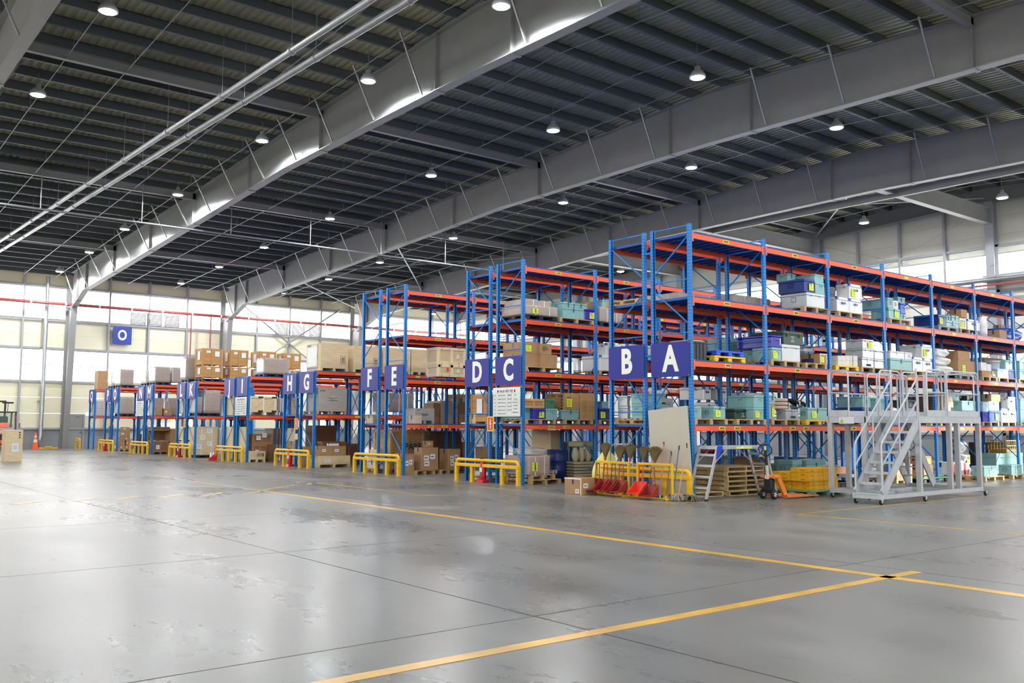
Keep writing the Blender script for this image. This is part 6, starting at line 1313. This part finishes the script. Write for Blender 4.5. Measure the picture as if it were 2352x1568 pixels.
# ------------------------------------------------------------------ rolling aluminium stair platform
o=thing('rolling_stairs','silver rolling stair platform with handrails in front of rack A','stairs',(0,0,0)); m_=ALUP
def part(n,mb,mm=m_): return mb.build(n,mm,o)
ZD=1.83
part('deck',MB().cbox(18.92,11.05,ZD-.02,22.4,12.05,ZD,.004)); part('deck',MB().cbox(19.5,10.17,ZD-.02,22.4,11.045,ZD,.004))
for a,b in (((18.92,12.02),(22.4,12.02)),((18.95,11.08),(18.95,12.0)),((18.92,11.08),(19.5,11.08)),((19.53,10.2),(19.53,11.05)),((19.5,10.2),(22.4,10.2)),((22.37,10.2),(22.37,12.0))):
    part('deck_edge',MB().bar((a[0],a[1],ZD-.085),(b[0],b[1],ZD-.085),.06,.13))
for x,y in ((18.96,11.98),(18.96,11.14),(19.46,11.1),(19.54,10.22),(20.92,10.22),(22.34,10.22),(20.92,11.9),(22.34,11.98),(21.3,10.22),(19.54,11.9)):
    part('post',MB().cbox(x-.04,y-.055,.2,x+.04,y+.055,ZD-.15,.005))
for a,b in (((17.86,10.2),(22.4,10.2)),((17.86,10.78),(19.5,10.78)),((17.9,10.2),(17.9,10.8)),((18.92,11.98),(22.4,11.98)),((18.96,11.08),(18.96,12.0)),((22.36,10.2),(22.36,12.0)),((19.54,10.2),(19.54,12.0)),((20.92,10.2),(20.92,12.0)),((18.96,11.12),(20.9,11.12))):
    part('base_bar',MB().bar((a[0],a[1],.16),(b[0],b[1],.16),.06,.09))
part('bottom_step',MB().cbox(17.86,10.2,.2,18.2,10.8,.225,.004))
def flight(x0,x1,ya,yb,nm):
    for y in (ya,yb): part('stringer',MB().bar((x0,y,.22),(x1,y,ZD-.12),.2,.035,up=(0,1,0)))
    for k in range(6):
        f=(k+1)/7; x=x0+(x1-x0)*f; z=.22+(ZD-.12-.22)*f
        part('tread',MB().cbox(x-.11,ya+.02,z-.02,x+.11,yb-.02,z,.003))
        mm=MB()
        part('tread_nosing',MB().cbox(x-.115,ya+.02,z-.045,x-.095,yb-.02,z+.004,.003)) if x1>x0 else None
        for q in range(5): part('grip_bead',MB().box(x-.08,ya+.06+q*.1,z,x+.08,ya+.1+q*.1,z+.008)) if x1>x0 else None
flight(17.98,19.5,10.2,10.8,'front'); flight(22.1,20.95,11.2,11.85,'rear')
def rail(P,r=.02): return part('handrail',MB().tube(P,r,8))
for y in (10.2,10.8):
    rail([(17.98,y,.24),(17.98,y,1.2),(18.02,y,1.28),(19.5,y,2.62)]); rail([(18.0,y,.8),(19.5,y,2.15)])
    rail([(18.72,y,1.0),(18.72,y,1.9)]); rail([(19.5,y,1.6),(19.5,y,2.86)])
def hoop(a,b,z0=ZD,z1=2.86,mid=2.36,toe=True):
    a,b=Vector(a),Vector(b); d=(b-a).normalized(); c=.1; V=lambda v,z:(v.x,v.y,z)
    rail([V(a,z0),V(a,z1-c),V(a+d*c*.3,z1-c*.3),V(a+d*c,z1),V(b-d*c,z1),V(b-d*c*.3,z1-c*.3),V(b,z1-c),V(b,z0)]); rail([V(a,mid),V(b,mid)],.016)
    if toe: part('toe_board',MB().bar(V(a,z0+.07),V(b,z0+.07),.008,.13))
hoop((18.95,12.0,0),(18.95,11.5,0)); hoop((19.5,11.06,0),(20.4,11.06,0)); hoop((19.5,11.12,0),(20.38,11.12,0),z1=2.8,toe=False); hoop((20.5,11.06,0),(21.2,11.06,0)); hoop((20.45,11.3,0),(21.15,11.3,0),z1=2.8)
hoop((19.95,10.2,0),(20.78,10.2,0)); hoop((20.0,10.26,0),(20.74,10.26,0),z1=2.8,toe=False); hoop((20.05,10.32,0),(20.7,10.32,0),z1=2.75,toe=False)
hoop((20.86,10.2,0),(22.38,10.2,0)); hoop((22.38,10.3,0),(22.38,11.98,0)); hoop((19.0,12.0,0),(20.5,12.0,0)); hoop((20.6,12.0,0),(22.3,12.0,0))
for x,y in ((17.93,10.78),(17.9,10.2),(19.54,10.12),(22.36,10.12),(18.96,11.98),(22.36,11.98),(19.0,11.1),(20.9,11.98)):
    part('caster_fork',MB().prism([(x-.03,.115),(x+.05,.115),(x+.03,.05),(x-.0,.05)],y-.035,y+.035,'y')); part('caster_wheel',MB().lathe([(.001,-.022),(.055,-.022),(.062,0),(.055,.022),(.001,.022)],(x+.02,y,.062),14,'y'),RUB); part('caster_hub',MB().lathe([(.001,-.026),(.028,-.026),(.028,.026),(.001,.026)],(x+.02,y,.062),10,'y'),PAPER)
b=part('warning_sign',MB().cbox(18.90,11.35,ZD-.17,18.915,11.72,ZD-.02,.003),PAPER); MB().prism([(11.6,ZD-.145),(11.7,ZD-.145),(11.65,ZD-.05)],18.897,18.8995,'x').build('warning_triangle',mat('tri_yellow',(196,206,40),.5),b)
t=part('cable_tie',MB().tube([(19.9,11.06,2.4),(20.0,11.04,2.3),(20.2,11.06,2.36)],.03,6),mat('rag_brown',(140,90,60),.8))
# green trolley under the striped cartons
o=thing('platform_trolley','green platform trolley under red and white striped cartons','trolley',(25.75,13.36,0)); MB().cbox(0,0,.11,1.6,.75,.15,.006).build('deck',mat('trolley_green',(40,130,70),.4),o)
for x in (.12,1.48):
    for y in (.1,.65): MB().lathe([(.001,-.02),(.05,-.02),(.05,.02),(.001,.02)],(x,y,.05),12,'y').build('wheel',RUB,o); MB().box(x-.03,y-.03,.09,x+.03,y+.03,.11).build('caster_plate',GALV,o)
MB().tube([(.04,.1,.15),(.04,.1,.9),(.04,.65,.9),(.04,.65,.15)],.015,6).build('push_handle',ALU,o)
# ------------------------------------------------------------------ far left: cone, wheel stop, crate, forklift
o=thing('traffic_cone','orange traffic cone with two white bands by the far wall','cone',(13.3,63.9,0)); OC=mat('cone_orange',(255,96,30),.45)
MB().cbox(-.2,-.2,0,.2,.2,.04,.01).build('base',OC,o); MB().lathe([(.17,.04),(.035,1.0),(.001,1.01)],n=18).build('body',OC,o)
for z0,z1 in ((.42,.58),(.74,.82)): MB().lathe([(.17-.1406*(z0-.04)+.003,z0),(.17-.1406*(z1-.04)+.003,z1)],n=18).build('white_band',PAPER,o)
o=thing('wheel_stop','low yellow floor wheel stop beside the far column','wheel stop',(14.0,63.6,0)); MB().cbox(-.55,-.08,0,.55,.08,.08,.02).build('stop_block',YEL,o); MB().cbox(-.2,-.1,.0801,.2,.1,.15,.02).build('raised_hump',YEL,o)
o=crate((7.86,43.2,.0),(.66,.75,1.3),'upright plywood crate with white document at the left picture edge','ply',label=0)
MB().box(.26,-.006,.42,.5,-.0,.75).build('document_pouch',PAPER,o); MB().box(.3,-.008,.5,.46,-.0062,.7).build('document',mat('doc_blue',(196,204,232),.5),o)
for k in range(3): MB().box(.5,-.004,.98+.1*k,.56,.003,1.03+.1*k).build('stencil_mark',INK,o)
MB().box(.0,.0,1.3,.66,.75,1.315).build('white_sheet',PAPER,o)
o=thing('forklift','orange forklift seen from behind with dark glazed cab by the far wall','forklift',(11.05,60.6,0)); OF=mat('forklift_orange',(246,110,40),.35); DG=mat('cab_dark',(40,44,46),.35)
MB().prism([(-.62,.42),(.62,.42),(.66,.6),(.66,1.12),(.58,1.2),(-.58,1.2),(-.66,1.12),(-.66,.6)],0,.75,'y').build('counterweight',OF,o); MB().cbox(-.6,.76,.3,.6,2.2,1.1,.04).build('body',OF,o)
MB().cbox(-.45,-.012,.62,.45,.004,.95,.02).build('grille',BLKP,o)
text('DOOSAN',.17,PAPER,o,(-.05,-.006,1.08),'-y',.008)
for x in (-.56,.56):
    MB().bar((x,.5,1.2),(x,.62,2.2),.08,.08,up=(0,1,0)).build('cab_post',DG,o); MB().bar((x,1.9,1.1),(x,1.75,2.2),.08,.08,up=(0,1,0)).build('cab_post',DG,o); MB().box(x-.08,.42,1.9,x+.02,.47,2.0).build('tail_lamp',mat('tail_red',(200,30,30),.3),o)
MB().cbox(-.62,.5,2.2,.62,1.9,2.28,.02).build('cab_roof',DG,o); MB().box(-.55,.5,1.2,.55,.53,1.34).build('rear_sill',GALV,o)
MB().box(-.5,.545,1.34,.5,.56,2.16).build('rear_glass',mat('cab_glass',(120,150,140),.05,alpha=.25),o); MB().box(-.26,.53,1.36,.2,.542,1.62).build('orange_plate',mat('plate_orange',(236,130,100),.5),o)
MB().cbox(-.28,1.1,1.1,.28,1.6,1.6,.06).build('seat',BLKP,o); MB().cbox(-.26,1.05,1.6,.26,1.2,2.0,.05).build('seat_back',BLKP,o); MB().lathe([(.16,0),(.18,.015),(.16,.03)],(0,1.75,1.6),14).build('steering_wheel',BLKP,o)
for x in (-.62,.62):
    MB().lathe([(.08,-.1),(.29,-.1),(.31,0),(.29,.1),(.08,.1)],(x-.1*(1 if x>0 else -1)-.0,.45,.31),18,'x').build('rear_wheel',RUB,o); MB().lathe([(.1,-.12),(.34,-.12),(.36,0),(.34,.12),(.1,.12)],(x,1.95,.36),18,'x').build('front_wheel',RUB,o)
for x in (-.3,.3): MB().cbox(x-.05,2.3,.1,x+.05,2.42,2.95,.01).build('mast_rail',DG,o); MB().cbox(x-.06,2.5,.08,x+.06,3.6,.12,.008).build('fork',DG,o)
MB().cbox(-.3,2.3,2.85,.3,2.42,2.95,.01).build('mast_bridge',DG,o); MB().bar((.2,1.0,2.28),(.2,1.0,2.75),.03).build('beacon_pole',BLKP,o); MB().cbox(-.1,.95,2.75,.5,1.05,2.85,.02).build('work_lamp',BLKP,o)
# small white carton beside the far dustpan, papers
carton((15.75,40.75,0),(.4,.5,.32),'small white and red carton on the floor under sign J','whitebox',label=1)

bpy.data.scenes.remove(TS)
